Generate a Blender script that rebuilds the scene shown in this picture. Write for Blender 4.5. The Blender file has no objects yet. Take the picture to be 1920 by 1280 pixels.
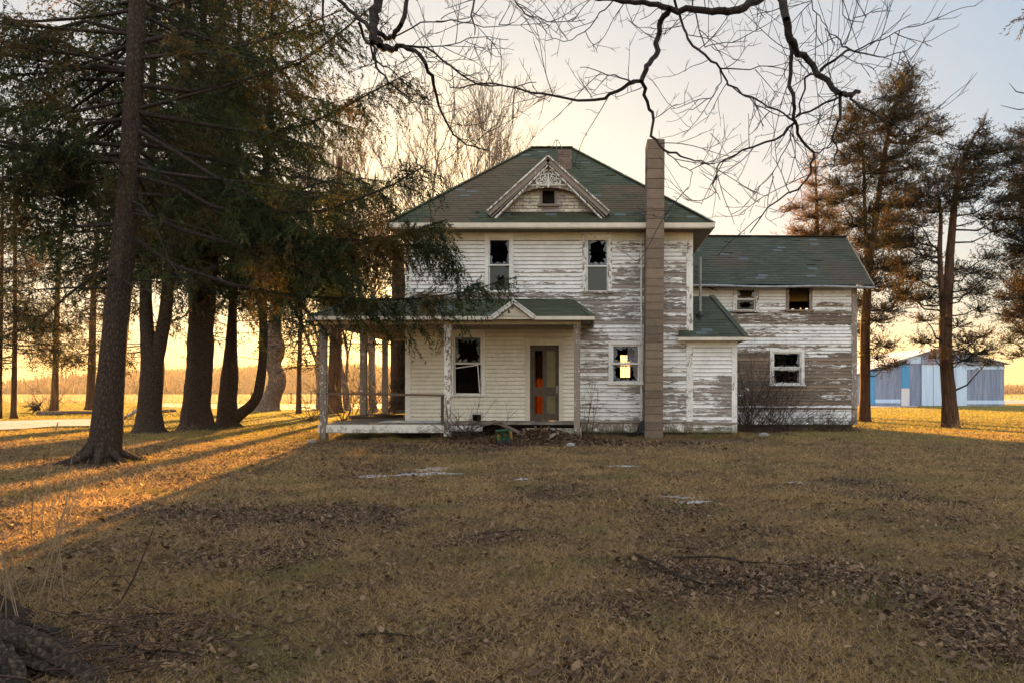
import bpy, math, random
import numpy as np
from mathutils import Vector
R = math.radians
sc = bpy.context.scene
col = sc.collection
EYE = 1.2; F = 1280.0; VX = 1100.0; HY = 735.0
# ---------------------------------------------------------------- camera
cam_d = bpy.data.cameras.new('camera'); cam = bpy.data.objects.new('camera', cam_d); col.objects.link(cam)
cam_d.sensor_width = 36; cam_d.sensor_fit = 'HORIZONTAL'; cam_d.lens = F/1920*36
cam_d.shift_x = -(VX-960)/1920; cam_d.shift_y = (HY-640)/1920
cam_d.clip_start = .05; cam_d.clip_end = 6000
cam.location = (0, 0, EYE); cam.rotation_euler = (R(90), 0, 0)
sc.camera = cam
# ---------------------------------------------------------------- sun + sky
SUN_EL = R(8.0); SUN_AZ = math.atan2(-0.195, 1)          # azimuth measured from +Y towards +X
SD = Vector((math.sin(SUN_AZ)*math.cos(SUN_EL), math.cos(SUN_AZ)*math.cos(SUN_EL), math.sin(SUN_EL)))
sl = bpy.data.lights.new('sun', 'SUN'); sl.energy = 5.0; sl.angle = R(0.6); sl.color = (1, .49, .10)
so = bpy.data.objects.new('sun', sl); col.objects.link(so)
so.rotation_euler = SD.to_track_quat('Z', 'Y').to_euler(); so.location = (-10, 60, 30)
w = bpy.data.worlds.new('World'); sc.world = w; w.use_nodes = True
nt = w.node_tree; N = nt.nodes; L = nt.links; N.clear()
out = N.new('ShaderNodeOutputWorld'); bg = N.new('ShaderNodeBackground')
sky = N.new('ShaderNodeTexSky'); sky.sky_type = 'NISHITA'; sky.sun_disc = False
sky.sun_elevation = SUN_EL; sky.sun_rotation = SUN_AZ; sky.air_density = 1.0; sky.dust_density = 2.0; sky.ozone_density = 1.0
# pale veil over the sky, warmer near the sun; brightness added behind camera as fill
tc = N.new('ShaderNodeTexCoord'); sep = N.new('ShaderNodeSeparateXYZ'); L.new(tc.outputs['Generated'], sep.inputs[0])
rp = N.new('ShaderNodeValToRGB'); L.new(sep.outputs['Z'], rp.inputs[0])
el = rp.color_ramp.elements
el[0].position = 0.0; el[0].color = (2.7, 1.65, .55, 1)
el[1].position = 0.9; el[1].color = (1.7, 1.75, 1.85, 1)
for p, c in ((.045, (2.6, 1.85, .9, 1)), (.11, (2.12, 1.84, 1.4, 1)), (.24, (1.8, 1.74, 1.64, 1)), (.45, (1.52, 1.55, 1.6, 1))):
    e = el.new(p); e.color = c
dot = N.new('ShaderNodeVectorMath'); dot.operation = 'DOT_PRODUCT'; L.new(tc.outputs['Generated'], dot.inputs[0]); dot.inputs[1].default_value = SD
r2 = N.new('ShaderNodeValToRGB'); L.new(dot.outputs['Value'], r2.inputs[0])
e2 = r2.color_ramp.elements; e2[0].position = 0; e2[0].color = (2.35, 2.55, 2.9, 1); e2[1].position = 1; e2[1].color = (1.9, 1.45, .8, 1)
for p, c in ((.35, (1.7, 1.82, 2.0, 1)), (.69, (.66, .83, 1.0, 1)), (.86, (1, 1, 1, 1)), (.95, (1.08, 1.05, .98, 1))):
    e = e2.new(p); e.color = c
mul = N.new('ShaderNodeMixRGB'); mul.blend_type = 'MULTIPLY'; mul.inputs[0].default_value = 1
L.new(rp.outputs[0], mul.inputs[1]); L.new(r2.outputs[0], mul.inputs[2])
mx = N.new('ShaderNodeMixRGB'); mx.inputs[0].default_value = .93
L.new(sky.outputs[0], mx.inputs[1]); L.new(mul.outputs[0], mx.inputs[2])
L.new(mx.outputs[0], bg.inputs['Color']); bg.inputs['Strength'].default_value = .0535
L.new(bg.outputs[0], out.inputs[0])
vs = sc.view_settings; vs.view_transform = 'Standard'; vs.look = 'None'; vs.exposure = 3.0; vs.gamma = 1; vs.use_curve_mapping = False
sc.cycles.max_bounces = 6; sc.cycles.diffuse_bounces = 3; sc.cycles.glossy_bounces = 2; sc.cycles.transparent_max_bounces = 10; sc.cycles.transmission_bounces = 3

# ---------------------------------------------------------------- helpers
def P(px, py, D):
    """world point that stands at depth D on the line of sight measured in the photograph"""
    return Vector(((px-VX)/F*D, D, EYE + (HY-py)/F*D))
def gy(py): return EYE*F/(py-HY)
def tag(o, label=None, cat=None, group=None, kind=None):
    if label: o['label'] = label
    if cat: o['category'] = cat
    if group: o['group'] = group
    if kind: o['kind'] = kind
    return o
def empty(name, loc, label=None, cat=None, group=None):
    o = bpy.data.objects.new(name, None); col.objects.link(o); o.location = loc; o.empty_display_size = .2
    return tag(o, label, cat, group)
def link(name, me, mat, parent=None):
    o = bpy.data.objects.new(name, me); col.objects.link(o)
    if mat: me.materials.append(mat)
    if parent:
        o.parent = parent
        off = Vector((0, 0, 0)); p = parent
        while p: off += p.location; p = p.parent
        if not getattr(me, 'is_local', False) and not me.get('loc'): o.location = -off
    return o
class MB:
    """one mesh; attributes tone and wear on every vertex"""
    def __init__(s): s.v = []; s.f = []; s.t = []; s.w = []
    def face(s, pts, tone=.5, wear=.3):
        n = len(s.v); s.v += [tuple(p) for p in pts]; s.f.append(tuple(range(n, n+len(pts))))
        s.t += [tone]*len(pts); s.w += list(wear) if isinstance(wear, (list, tuple)) else [wear]*len(pts)
        return s
    def box(s, x0, x1, y0, y1, z0, z1, tone=.5, wear=.3):
        n = len(s.v)
        s.v += [(x, y, z) for z in (z0, z1) for y in (y0, y1) for x in (x0, x1)]
        s.f += [tuple(n+i for i in q) for q in ((0, 2, 3, 1), (4, 5, 7, 6), (0, 1, 5, 4), (2, 6, 7, 3), (0, 4, 6, 2), (1, 3, 7, 5))]
        s.t += [tone]*8; s.w += [wear]*8
        return s
    def beam(s, a, b, wd, ht, up=(0, 0, 1), tone=.5, wear=.3):
        a = Vector(a); b = Vector(b); d = (b-a).normalized(); up = Vector(up)
        x = d.cross(up).normalized(); u = x.cross(d)
        n = len(s.v)
        for p in (a, b):
            for i, j in ((-1, -1), (1, -1), (1, 1), (-1, 1)): s.v.append(tuple(p+x*(wd/2*i)+u*(ht/2*j)))
        s.f += [tuple(n+i for i in q) for q in ((0, 3, 2, 1), (4, 5, 6, 7), (0, 1, 5, 4), (1, 2, 6, 5), (2, 3, 7, 6), (3, 0, 4, 7))]
        s.t += [tone]*8; s.w += [wear]*8
        return s
    def tube(s, pts, rad, n=8, tone=.5, rough=0, rng=random, lobes=0):
        pts = [Vector(p) for p in pts]; m = len(pts); base = len(s.v)
        ph = rng.random()*6; x = None
        for i, p in enumerate(pts):
            d = (pts[min(i+1, m-1)]-pts[max(i-1, 0)]).normalized()
            if x is None: x = d.cross(Vector((.31, .9, .2))).normalized()
            x = (x-d*x.dot(d)).normalized(); y = d.cross(x)
            r = rad[i] if hasattr(rad, '__len__') else rad
            for k in range(n):
                a = 6.28318*k/n
                q = r*(1+rough*(rng.random()-.5))
                if lobes: q *= 1+lobes*max(0, 1-i/4)*(.5+.5*math.sin(a*5+ph))*1.0 + .05*math.sin(a*7+ph+i*.13)
                s.v.append(tuple(p+x*(math.cos(a)*q)+y*(math.sin(a)*q)))
        for i in range(m-1):
            for k in range(n):
                s.f.append((base+i*n+k, base+i*n+(k+1) % n, base+(i+1)*n+(k+1) % n, base+(i+1)*n+k))
        s.f.append(tuple(base+k for k in range(n))[::-1]); s.f.append(tuple(base+(m-1)*n+k for k in range(n)))
        s.t += [tone]*(m*n); s.w += [.3]*(m*n)
        return s
    def lathe(s, c, prof, n=14, tone=.5):
        pts = [(c[0], c[1], c[2]+z) for r, z in prof]
        base = len(s.v)
        for (r, z), p in zip(prof, pts):
            for k in range(n):
                a = 6.28318*k/n; s.v.append((p[0]+r*math.cos(a), p[1]+r*math.sin(a), p[2]))
        for i in range(len(prof)-1):
            for k in range(n): s.f.append((base+i*n+k, base+i*n+(k+1) % n, base+(i+1)*n+(k+1) % n, base+(i+1)*n+k))
        s.t += [tone]*(len(prof)*n); s.w += [.3]*(len(prof)*n)
        return s
    def build(s, name, mat, parent=None, smooth=False, local=False):
        me = bpy.data.meshes.new(name); me.from_pydata(s.v, [], s.f)
        for an, dat in (('tone', s.t), ('wear', s.w)):
            at = me.attributes.new(an, 'FLOAT', 'POINT'); at.data.foreach_set('value', dat)
        if smooth: me.polygons.foreach_set('use_smooth', [True]*len(me.polygons))
        if local: me['loc'] = 1
        return link(name, me, mat, parent)
def np_obj(name, V, Fc, mat, parent=None, tone=None, local=False, smooth=False):
    me = bpy.data.meshes.new(name); V = np.ascontiguousarray(V, dtype=np.float32).reshape(-1, 3); Fc = np.ascontiguousarray(Fc, dtype=np.int32)
    k = Fc.shape[1]; me.vertices.add(len(V)); me.vertices.foreach_set('co', V.ravel())
    me.loops.add(Fc.size); me.loops.foreach_set('vertex_index', Fc.ravel())
    me.polygons.add(len(Fc)); me.polygons.foreach_set('loop_start', np.arange(0, Fc.size, k, dtype=np.int32))
    if smooth: me.polygons.foreach_set('use_smooth', np.ones(len(Fc), bool))
    if tone is not None:
        at = me.attributes.new('tone', 'FLOAT', 'POINT'); at.data.foreach_set('value', np.ascontiguousarray(tone, dtype=np.float32))
    me.update(calc_edges=True)
    if local: me['loc'] = 1
    return link(name, me, mat, parent)
def nrm(a): return a/np.maximum(np.linalg.norm(a, axis=-1, keepdims=True), 1e-9)
def seg_tubes(p0, p1, r0, r1, n=4):
    """batch of tapered prisms"""
    p0 = np.asarray(p0, float); p1 = np.asarray(p1, float); r0 = np.asarray(r0, float)[:, None]; r1 = np.asarray(r1, float)[:, None]
    d = nrm(p1-p0); ref = np.where(np.abs(d[:, 2:3]) > .9, [[1., 0, 0]], [[0, 0, 1.]]); x = nrm(np.cross(d, ref)); y = np.cross(d, x)
    V = []
    for p, r in ((p0, r0), (p1+d*r1*.4, r1)):
        for k in range(n):
            a = 2*math.pi*k/n; V.append(p+x*(math.cos(a)*r)+y*(math.sin(a)*r))
    V = np.stack(V, 1); M = len(p0); b = (np.arange(M)*2*n)[:, None]
    Fs = np.concatenate([b+np.array([[k, (k+1) % n, n+(k+1) % n, n+k]]) for k in range(n)], 0)
    return V.reshape(-1, 3), Fs
def tris(pos, dirv, ln, wd, rs):
    """needle / blade triangles"""
    side = nrm(np.cross(dirv, rs.normal(size=pos.shape)))
    V = np.stack([pos-side*wd[:, None]*.5, pos+side*wd[:, None]*.5, pos+dirv*ln[:, None]], 1)
    return V.reshape(-1, 3)
def quads(pos, a, b):
    V = np.stack([pos-a-b, pos+a-b, pos+a+b, pos-a+b], 1); return V.reshape(-1, 3)
def at(p0, d, Ln, g, t):
    p = p0+d*(Ln*t)[:, None]; ph = p0[:, 0]*37+p0[:, 2]*53; w_ = .035*Ln*np.sin(t*6+ph)*t
    p[:, 2] -= g*Ln*(1.8*t*t-1.0*t*t*t)-w_; p[:, 0] += w_*np.sin(ph*1.7); p[:, 1] += w_*np.cos(ph*1.7)
    tg = d.copy(); tg[:, 2] -= g*(3.6*t-3*t*t)
    return p, nrm(tg)
def spawn(S, per_m, lo, hi, ang, angj, rs, roll=.5, minn=1, up=0.0):
    """children starts on parent strands S=(p0,d,L,g); returns pos, dir, parent index, t"""
    p0, d, Ln, g = S
    n = np.maximum(minn, (Ln*per_m).astype(int)); idx = np.repeat(np.arange(len(Ln)), n)
    t = rs.uniform(lo, hi, len(idx)); p, tg = at(p0[idx], d[idx], Ln[idx], g[idx], t)
    side = nrm(np.cross(tg, [[0, 0, 1.]]))*rs.choice([-1., 1.], len(idx))[:, None]
    upv = np.cross(side, tg)
    ro = rs.normal(0, roll, len(idx))[:, None]; a = (ang+rs.normal(0, angj, len(idx)))[:, None]
    dd = nrm(np.cos(a)*tg+np.sin(a)*(side*np.cos(ro)+upv*np.sin(ro))+np.array([[0, 0, up]]))
    return p, dd, idx, t
def strand_segs(S, r0, r1, k=3):
    p0, d, Ln, g = S; A = []; B = []; RA = []; RB = []
    for i in range(k):
        a, _ = at(p0, d, Ln, g, np.full(len(Ln), i/k)); b, _ = at(p0, d, Ln, g, np.full(len(Ln), (i+1)/k))
        A.append(a); B.append(b); RA.append(r0+(r1-r0)*i/k); RB.append(r0+(r1-r0)*(i+1)/k)
    return np.concatenate(A), np.concatenate(B), np.concatenate(RA), np.concatenate(RB)
def needles(S, spacing, ln, wd, tone, rs, spread=.62):
    p0, d, Ln, g = S
    n = np.maximum(2, (Ln/spacing).astype(int)); idx = np.repeat(np.arange(len(Ln)), n); t = rs.uniform(.02, 1, len(idx))
    p, tg = at(p0[idx], d[idx], Ln[idx], g[idx], t)
    pr = nrm(np.cross(tg, rs.normal(size=p.shape))); nd = nrm(tg*(1-spread*.5)+pr*spread)
    V = tris(p, nd, ln*rs.uniform(.6, 1.3, len(idx)), wd*rs.uniform(.7, 1.3, len(idx)), rs)
    return V, np.repeat(tone[idx], 3)
def tri_faces(n): return np.arange(n*3).reshape(-1, 3)

# ---------------------------------------------------------------- materials
def newmat(name):
    m = bpy.data.materials.new(name); m.use_nodes = True; t = m.node_tree; b = t.nodes['Principled BSDF']
    return m, t.nodes, t.links, b
def ramp(N, stops, mode='LINEAR'):
    r = N.new('ShaderNodeValToRGB'); r.color_ramp.interpolation = mode; e = r.color_ramp.elements
    e[0].position, e[1].position = stops[0][0], stops[-1][0]
    e[0].color = (*stops[0][1], 1); e[1].color = (*stops[-1][1], 1)
    for p, c in stops[1:-1]: q = e.new(p); q.color = (*c, 1)
    return r
def coords(N, L, scale=(1, 1, 1)):
    tc = N.new('ShaderNodeTexCoord'); mp = N.new('ShaderNodeMapping'); mp.inputs['Scale'].default_value = scale
    L.new(tc.outputs['Object'], mp.inputs[0]); return mp
def noise(N, L, vec, sc_, det=4, rough=.55, dist=0):
    n = N.new('ShaderNodeTexNoise'); n.inputs['Scale'].default_value = sc_; n.inputs['Detail'].default_value = det
    n.inputs['Roughness'].default_value = rough; n.inputs['Distortion'].default_value = dist
    if vec: L.new(vec.outputs[0], n.inputs['Vector'])
    return n
def mixc(N, L, fac, a, b, blend='MIX'):
    m = N.new('ShaderNodeMixRGB'); m.blend_type = blend
    for i, x in enumerate((fac, a, b)):
        if hasattr(x, 'is_linked') or hasattr(x, 'links'): L.new(x, m.inputs[i])
        elif isinstance(x, (int, float)): m.inputs[i].default_value = x
        else: m.inputs[i].default_value = (*x, 1)
    return m.outputs[0]
def mth(N, L, op, a, b=None, clamp=False):
    m = N.new('ShaderNodeMath'); m.operation = op; m.use_clamp = clamp
    for i, x in enumerate((a, b)):
        if x is None: continue
        if isinstance(x, (int, float)): m.inputs[i].default_value = x
        else: L.new(x, m.inputs[i])
    return m.outputs[0]
def attr(N, name):
    a = N.new('ShaderNodeAttribute'); a.attribute_name = name; return a.outputs['Fac']
def bump(N, L, b, h, strength=.4, dist=.01):
    bp = N.new('ShaderNodeBump'); bp.inputs['Strength'].default_value = strength; bp.inputs['Distance'].default_value = dist
    L.new(h, bp.inputs['Height']); L.new(bp.outputs[0], b.inputs['Normal']); return bp

def peeling(name, paint, wood, wood2, scale=(1, 1, 1), soft=.012, moss=True, rough=.7):
    m, N, L, b = newmat(name); mp = coords(N, L, scale)
    n1 = noise(N, L, mp, 4.2, 12, .76, .2); n2 = noise(N, L, mp, .9, 3, .5); mp2 = coords(N, L, (1, 1, 1)); n3 = noise(N, L, mp2, 60, 3, .6)
    v = mth(N, L, 'ADD', n1.outputs[0], mth(N, L, 'MULTIPLY', mth(N, L, 'SUBTRACT', attr(N, 'wear'), .5), .62))
    v = mth(N, L, 'ADD', v, mth(N, L, 'MULTIPLY', mth(N, L, 'SUBTRACT', n2.outputs[0], .5), .32))
    v = mth(N, L, 'ADD', v, mth(N, L, 'MULTIPLY', mth(N, L, 'SUBTRACT', attr(N, 'tone'), .5), .16))
    mask = ramp(N, [(.5-soft, (0, 0, 0)), (.5+soft, (1, 1, 1))]); L.new(v, mask.inputs[0])
    mpw = coords(N, L, (1.2*scale[0], 1.2, 14*scale[2]/6)); nw = noise(N, L, mpw, 7, 6, .65)
    wc = ramp(N, [(.3, wood), (.7, wood2)]); L.new(nw.outputs[0], wc.inputs[0])
    wcol = mixc(N, L, attr(N, 'tone'), wc.outputs[0], (wood2[0]*1.25, wood2[1]*1.2, wood2[2]*1.15))
    nd = noise(N, L, mp2, 3, 6, .7)
    dr = ramp(N, [(.3, tuple(c*.72 for c in paint)), (.62, paint)]); L.new(nd.outputs[0], dr.inputs[0])
    pc = mixc(N, L, mth(N, L, 'MULTIPLY', n3.outputs[0], .35), dr.outputs[0], tuple(c*.8 for c in paint))
    c = mixc(N, L, mask.outputs[0], pc, wcol)
    if moss:
        sp = N.new('ShaderNodeSeparateXYZ'); tc = N.new('ShaderNodeTexCoord'); L.new(tc.outputs['Object'], sp.inputs[0])
        hz = mth(N, L, 'MULTIPLY', mth(N, L, 'SUBTRACT', .62, sp.outputs['Z']), 1.5, True)
        nm = noise(N, L, mp2, 4.5, 6, .7); mm = ramp(N, [(.5, (0, 0, 0)), (.56, (1, 1, 1))])
        L.new(mth(N, L, 'ADD', nm.outputs[0], mth(N, L, 'MULTIPLY', mth(N, L, 'SUBTRACT', hz, .5), .35)), mm.inputs[0])
        c = mixc(N, L, mth(N, L, 'MULTIPLY', mth(N, L, 'MULTIPLY', mm.outputs[0], hz), 1.0, True), c, (.075, .075, .025))
    L.new(c, b.inputs['Base Color']); b.inputs['Roughness'].default_value = rough; b.inputs['Specular IOR Level'].default_value = .25
    hh = mth(N, L, 'ADD', mth(N, L, 'MULTIPLY', mask.outputs[0], -.6), mth(N, L, 'MULTIPLY', nw.outputs[0], .5))
    bump(N, L, b, hh, .6, .004)
    return m
M = {}
M['siding'] = peeling('peeling white siding', (.76, .74, .68), (.085, .071, .058), (.20, .172, .145), (1, 1, 5))
M['siding_wing'] = peeling('weathered wing siding', (.76, .75, .70), (.055, .039, .028), (.17, .128, .09), (1.0, 1.0, 6))
M['siding_cream'] = peeling('sheltered cream siding', (.72, .67, .54), (.15, .125, .105), (.3, .26, .22), (1, 1, 5))
M['trim'] = peeling('peeling white trim', (.72, .69, .61), (.08, .065, .05), (.20, .165, .13), (4, 4, 2), moss=True)
M['gable'] = peeling('peeling gable boards', (.62, .55, .40), (.13, .11, .095), (.27, .23, .2), (3, 3, 2.5), moss=False)
M['beam'] = peeling('porch beam paint', (.62, .55, .42), (.13, .11, .09), (.27, .23, .19), (2, 2, 4), moss=True)
M['sash'] = peeling('white sash paint', (.78, .76, .70), (.2, .17, .14), (.3, .26, .22), (5, 5, 5), moss=False)
def simple(name, c, rough=.8, c2=None, sc_=8, stretch=(1, 1, 1), bmp=.3, bd=.006, metal=0, det=5, tone=0):
    m, N, L, b = newmat(name); mp = coords(N, L, stretch); n = noise(N, L, mp, sc_, det, .62)
    r = ramp(N, [(.32, c), (.68, c2 or tuple(x*.6 for x in c))]); L.new(n.outputs[0], r.inputs[0]); o = r.outputs[0]
    if tone: o = mixc(N, L, tone, o, mixc(N, L, attr(N, 'tone'), tuple(x*.45 for x in c), tuple(min(1, x*1.6) for x in c)))
    L.new(o, b.inputs['Base Color']); b.inputs['Roughness'].default_value = rough; b.inputs['Metallic'].default_value = metal
    b.inputs['Specular IOR Level'].default_value = .25
    if bmp: bump(N, L, b, n.outputs[0], bmp, bd)
    return m
def shingle_mat(name, g, brown, bamt, blue):
    m, N, L, b = newmat(name); mp = coords(N, L, (1, 1, 1)); n = noise(N, L, mp, .55, 5, .6); nf = noise(N, L, mp, 70, 3, .7); ng = noise(N, L, mp, 3, 5, .7)
    base = mixc(N, L, attr(N, 'tone'), tuple(x*.75 for x in g), tuple(x*1.3 for x in g))
    rb = ramp(N, [(.44, (0, 0, 0)), (.58, (1, 1, 1))]); L.new(mth(N, L, 'ADD', n.outputs[0], mth(N, L, 'SUBTRACT', attr(N, 'wear'), .5)), rb.inputs[0])
    bc = mixc(N, L, ng.outputs[0], tuple(x*.65 for x in brown), tuple(x*1.25 for x in brown))
    c = mixc(N, L, mth(N, L, 'MULTIPLY', rb.outputs[0], bamt), base, bc)
    gt = mth(N, L, 'GREATER_THAN', attr(N, 'tone'), .975); c = mixc(N, L, mth(N, L, 'MULTIPLY', gt, .7), c, blue)
    c = mixc(N, L, mth(N, L, 'MULTIPLY', nf.outputs[0], .4), c, (.03, .03, .025)); L.new(c, b.inputs['Base Color'])
    b.inputs['Roughness'].default_value = .85; b.inputs['Specular IOR Level'].default_value = .3; bump(N, L, b, nf.outputs[0], .35, .004); return m
M['shingle'] = shingle_mat('green asphalt shingle', (.038, .044, .018), (.085, .055, .024), .95, (.10, .13, .13))
M['shingle_wing'] = shingle_mat('slate green shingle', (.036, .044, .025), (.062, .046, .028), .8, (.09, .115, .12))
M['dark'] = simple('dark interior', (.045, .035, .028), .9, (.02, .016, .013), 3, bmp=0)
M['plaster'] = simple('stained interior plaster', (.16, .12, .08), .9, (.08, .055, .035), 2, bmp=0)
M['bare'] = simple('bare grey wood', (.21, .17, .13), .85, (.10, .08, .06), 9, (1, 1, 5), .5, .005, tone=.4)
M['boards'] = simple('dark weathered boards', (.12, .085, .055), .9, (.05, .035, .024), 9, (4, 1, 4), .6, .006, tone=.4)
M['door'] = simple('worn brown door', (.10, .072, .045), .6, (.045, .032, .022), 8, (4, 4, 1), .3, .003)
M['block'] = simple('brown concrete block', (.17, .125, .085), .9, (.11, .08, .055), 6, (1, 1, 1), .5, .004, det=8, tone=.35)
M['mortar'] = simple('old mortar', (.12, .095, .075), .95, (.07, .055, .045), 12)
M['metal'] = simple('dull galvanized metal', (.26, .25, .23), .45, (.13, .12, .11), 6, bmp=.1, metal=.5)
M['black'] = simple('black rubber', (.015, .015, .017), .4, (.03, .03, .03), 5, bmp=0)
M['brick'] = simple('old whitewashed brick', (.09, .045, .032), .9, (.24, .20, .16), 5, (1, 1, 1), .5, .006, det=8, tone=.3)
M['snow'] = simple('old crusted snow', (.36, .36, .37), .7, (.2, .185, .17), 6, (1, 1, 1), .5, .01)
M['cloth'] = simple('grey curtain cloth', (.42, .41, .42), .9, (.25, .24, .26), 5, (10, 10, 1), .3, .01)
M['stone'] = simple('pale stone', (.26, .24, .21), .9, (.14, .13, .11), 8)
def bark(name, c1, c2, sx=9, sz=1.6, bd=.03):
    m, N, L, b = newmat(name); mp = coords(N, L, (sx, sx, sz)); v = N.new('ShaderNodeTexVoronoi'); v.feature = 'DISTANCE_TO_EDGE'; v.inputs['Scale'].default_value = 1.6
    nn = noise(N, L, mp, 2.2, 8, .7); ad = N.new('ShaderNodeVectorMath'); ad.operation = 'ADD'; L.new(mp.outputs[0], ad.inputs[0]); L.new(nn.outputs['Color'], ad.inputs[1]); L.new(ad.outputs[0], v.inputs['Vector'])
    h = mth(N, L, 'ADD', mth(N, L, 'MULTIPLY', v.outputs['Distance'], 1.4), mth(N, L, 'MULTIPLY', nn.outputs[0], .7))
    r = ramp(N, [(.25, c1), (.9, c2)]); L.new(h, r.inputs[0]); L.new(r.outputs[0], b.inputs['Base Color'])
    b.inputs['Roughness'].default_value = .92; b.inputs['Specular IOR Level'].default_value = .15; bump(N, L, b, h, .9, bd); return m
M['bark'] = bark('spruce bark', (.012, .008, .006), (.085, .058, .040), 15, 7, .025)
M['bark_red'] = bark('cedar bark', (.03, .016, .009), (.13, .07, .038), 9, .7)
M['bark_pale'] = bark('pale twisted bark', (.06, .04, .03), (.19, .145, .11), 5, 2)
M['bark_dark'] = bark('dark branch bark', (.012, .009, .007), (.05, .038, .03), 14, 5, .01)
def leafy(name, c1, c2, trans=.35, c3=None):
    m, N, L, b = newmat(name); c = mixc(N, L, attr(N, 'tone'), c1, c2); mp = coords(N, L); n = noise(N, L, mp, .8, 3)
    if c3:
        r = ramp(N, [(.52, (0, 0, 0)), (.66, (1, 1, 1))]); L.new(n.outputs[0], r.inputs[0]); c = mixc(N, L, mth(N, L, 'MULTIPLY', r.outputs[0], .8), c, c3)
    L.new(c, b.inputs['Base Color']); b.inputs['Roughness'].default_value = .75; b.inputs['Specular IOR Level'].default_value = .2
    tr = N.new('ShaderNodeBsdfTranslucent'); L.new(c, tr.inputs[0]); ms = N.new('ShaderNodeMixShader'); ms.inputs[0].default_value = trans
    L.new(b.outputs[0], ms.inputs[1]); L.new(tr.outputs[0], ms.inputs[2]); L.new(ms.outputs[0], N['Material Output'].inputs[0]); return m
M['spruce'] = leafy('spruce needles', (.007, .013, .004), (.062, .08, .02), .34, (.13, .07, .018))
M['cedar'] = leafy('cedar foliage', (.009, .010, .004), (.055, .048, .016), .36, (.09, .05, .014))
M['cedar_lit'] = leafy('orange lit cedar foliage', (.12, .06, .02), (.22, .12, .04), .4)  # orange sunlight on the cedar behind the wing is put into this colour
M['leaf'] = leafy('fallen leaves', (.045, .024, .013), (.30, .185, .10), .15)
M['grass'] = leafy('dry grass blades', (.12, .065, .026), (.54, .37, .17), .45, (.17, .15, .05))
M['lawn'] = leafy('greener far grass', (.15, .14, .03), (.38, .33, .085), .5)
M['stalk'] = leafy('dry weed stalk', (.28, .20, .12), (.42, .33, .22), .2)
M['bramble'] = leafy('bramble canes', (.06, .036, .024), (.15, .10, .065), .1)
M['orange'] = leafy('orange blanket', (.14, .058, .009), (.38, .17, .025), .42)
# glass: dusty old pane
m, N_, L_, b = newmat('dusty glass'); b.inputs['Base Color'].default_value = (.20, .22, .24, 1); b.inputs['Roughness'].default_value = .12
nz = noise(N_, L_, coords(N_, L_), 5, 5); rr = ramp(N_, [(.35, (.35,)*3), (.7, (.8,)*3)]); L_.new(nz.outputs[0], rr.inputs[0])
tr = N_.new('ShaderNodeBsdfTransparent'); ms = N_.new('ShaderNodeMixShader'); L_.new(rr.outputs[0], ms.inputs[0]); L_.new(tr.outputs[0], ms.inputs[1]); L_.new(b.outputs[0], ms.inputs[2]); L_.new(ms.outputs[0], N_['Material Output'].inputs[0])
M['glass'] = m
m, N_, L_, b = newmat('dark pane'); b.inputs['Base Color'].default_value = (.03, .035, .025, 1); b.inputs['Roughness'].default_value = .3; M['darkpane'] = m
# ================================================================ GROUND
rs = np.random.RandomState(5)
def pn(x, y, s, seed):
    r = np.random.RandomState(seed); o = 0
    for k in range(7):
        a = r.uniform(0, 6.28); f = s*(1.0+.55*k)*r.uniform(.8, 1.2); p = r.uniform(0, 6.28, 2)
        u = x*math.cos(a)+y*math.sin(a); v = -x*math.sin(a)+y*math.cos(a)
        o = o+np.sin(u*f+p[0]+1.3*np.sin(v*f*.7+p[1]))/(1+.35*k)
    return o/3.2
def gz(x, y): return .022*pn(x, y, .55, 3)+.008*pn(x, y, 2.6, 4)
BL = [(560, 972, 290, 22, 1), (370, 948, 110, 20, 1), (860, 1003, 150, 16, .7), (1050, 932, 130, 18, .7), (1250, 945, 110, 22, .8), (1290, 1065, 130, 34, 1),
      (1480, 1080, 190, 36, 1), (1690, 1105, 230, 38, 1), (1850, 1150, 150, 55, .9), (1600, 912, 130, 9, .8), (1750, 932, 170, 11, .9), (1880, 1225, 120, 50, .8),
      (1110, 1262, 90, 40, .8), (450, 1040, 260, 28, .55), (870, 1178, 90, 26, .5), (740, 884, 120, 10, .8), (960, 832, 240, 12, 1), (1150, 1150, 90, 24, .45),
      (330, 1180, 160, 60, .45), (130, 1230, 250, 60, .7), (1350, 1000, 120, 20, .4), (200, 880, 150, 12, .8), (1450, 815, 240, 9, .6), (60, 930, 120, 20, .4), (640, 845, 120, 12, .6)]
def leafmask(x, y):
    ys = np.maximum(y, 2.2); px = VX+F*x/ys; py = HY+F*EYE/ys; m = .16+.40*pn(x*1.0, y*.8, 1.1, 11)+.22*pn(x, y, 3.3, 13)
    for cx, cy, rx, ry, a in BL:
        d = ((px-cx)/rx)**2+((py-cy+12*np.sin(px*.013))/ry)**2; m = m+a*.88*np.exp(-d*1.1)
    return np.clip(m+.12*pn(x, y, 4, 12), 0, 1)
def axis(lo, hi, step, far, g=1.16):
    a = list(np.arange(lo, hi+1e-6, step)); s = step; p = hi
    while p < far: s *= g; p += s; a.append(p)
    return a
xr = axis(0, 15, .2, 1100); xs = np.array(sorted(set([-v for v in xr]+xr))); ys = np.array([-60, -30, -15, -8, -4, -1, 1]+axis(2.4, 26, .2, 1200))
X, Y = np.meshgrid(xs, ys); Z = gz(X, Y)*np.clip(1.2-Y/90, 0, 1)
Vg = np.stack([X, Y, Z], -1).reshape(-1, 3); nx, ny = len(xs), len(ys)
ii = (np.arange(ny-1)[:, None]*nx+np.arange(nx-1)[None]).ravel(); Fg = np.stack([ii, ii+1, ii+nx+1, ii+nx], 1)
m, Nn, Ll, b = newmat('winter lawn'); mp = coords(Nn, Ll)
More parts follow.
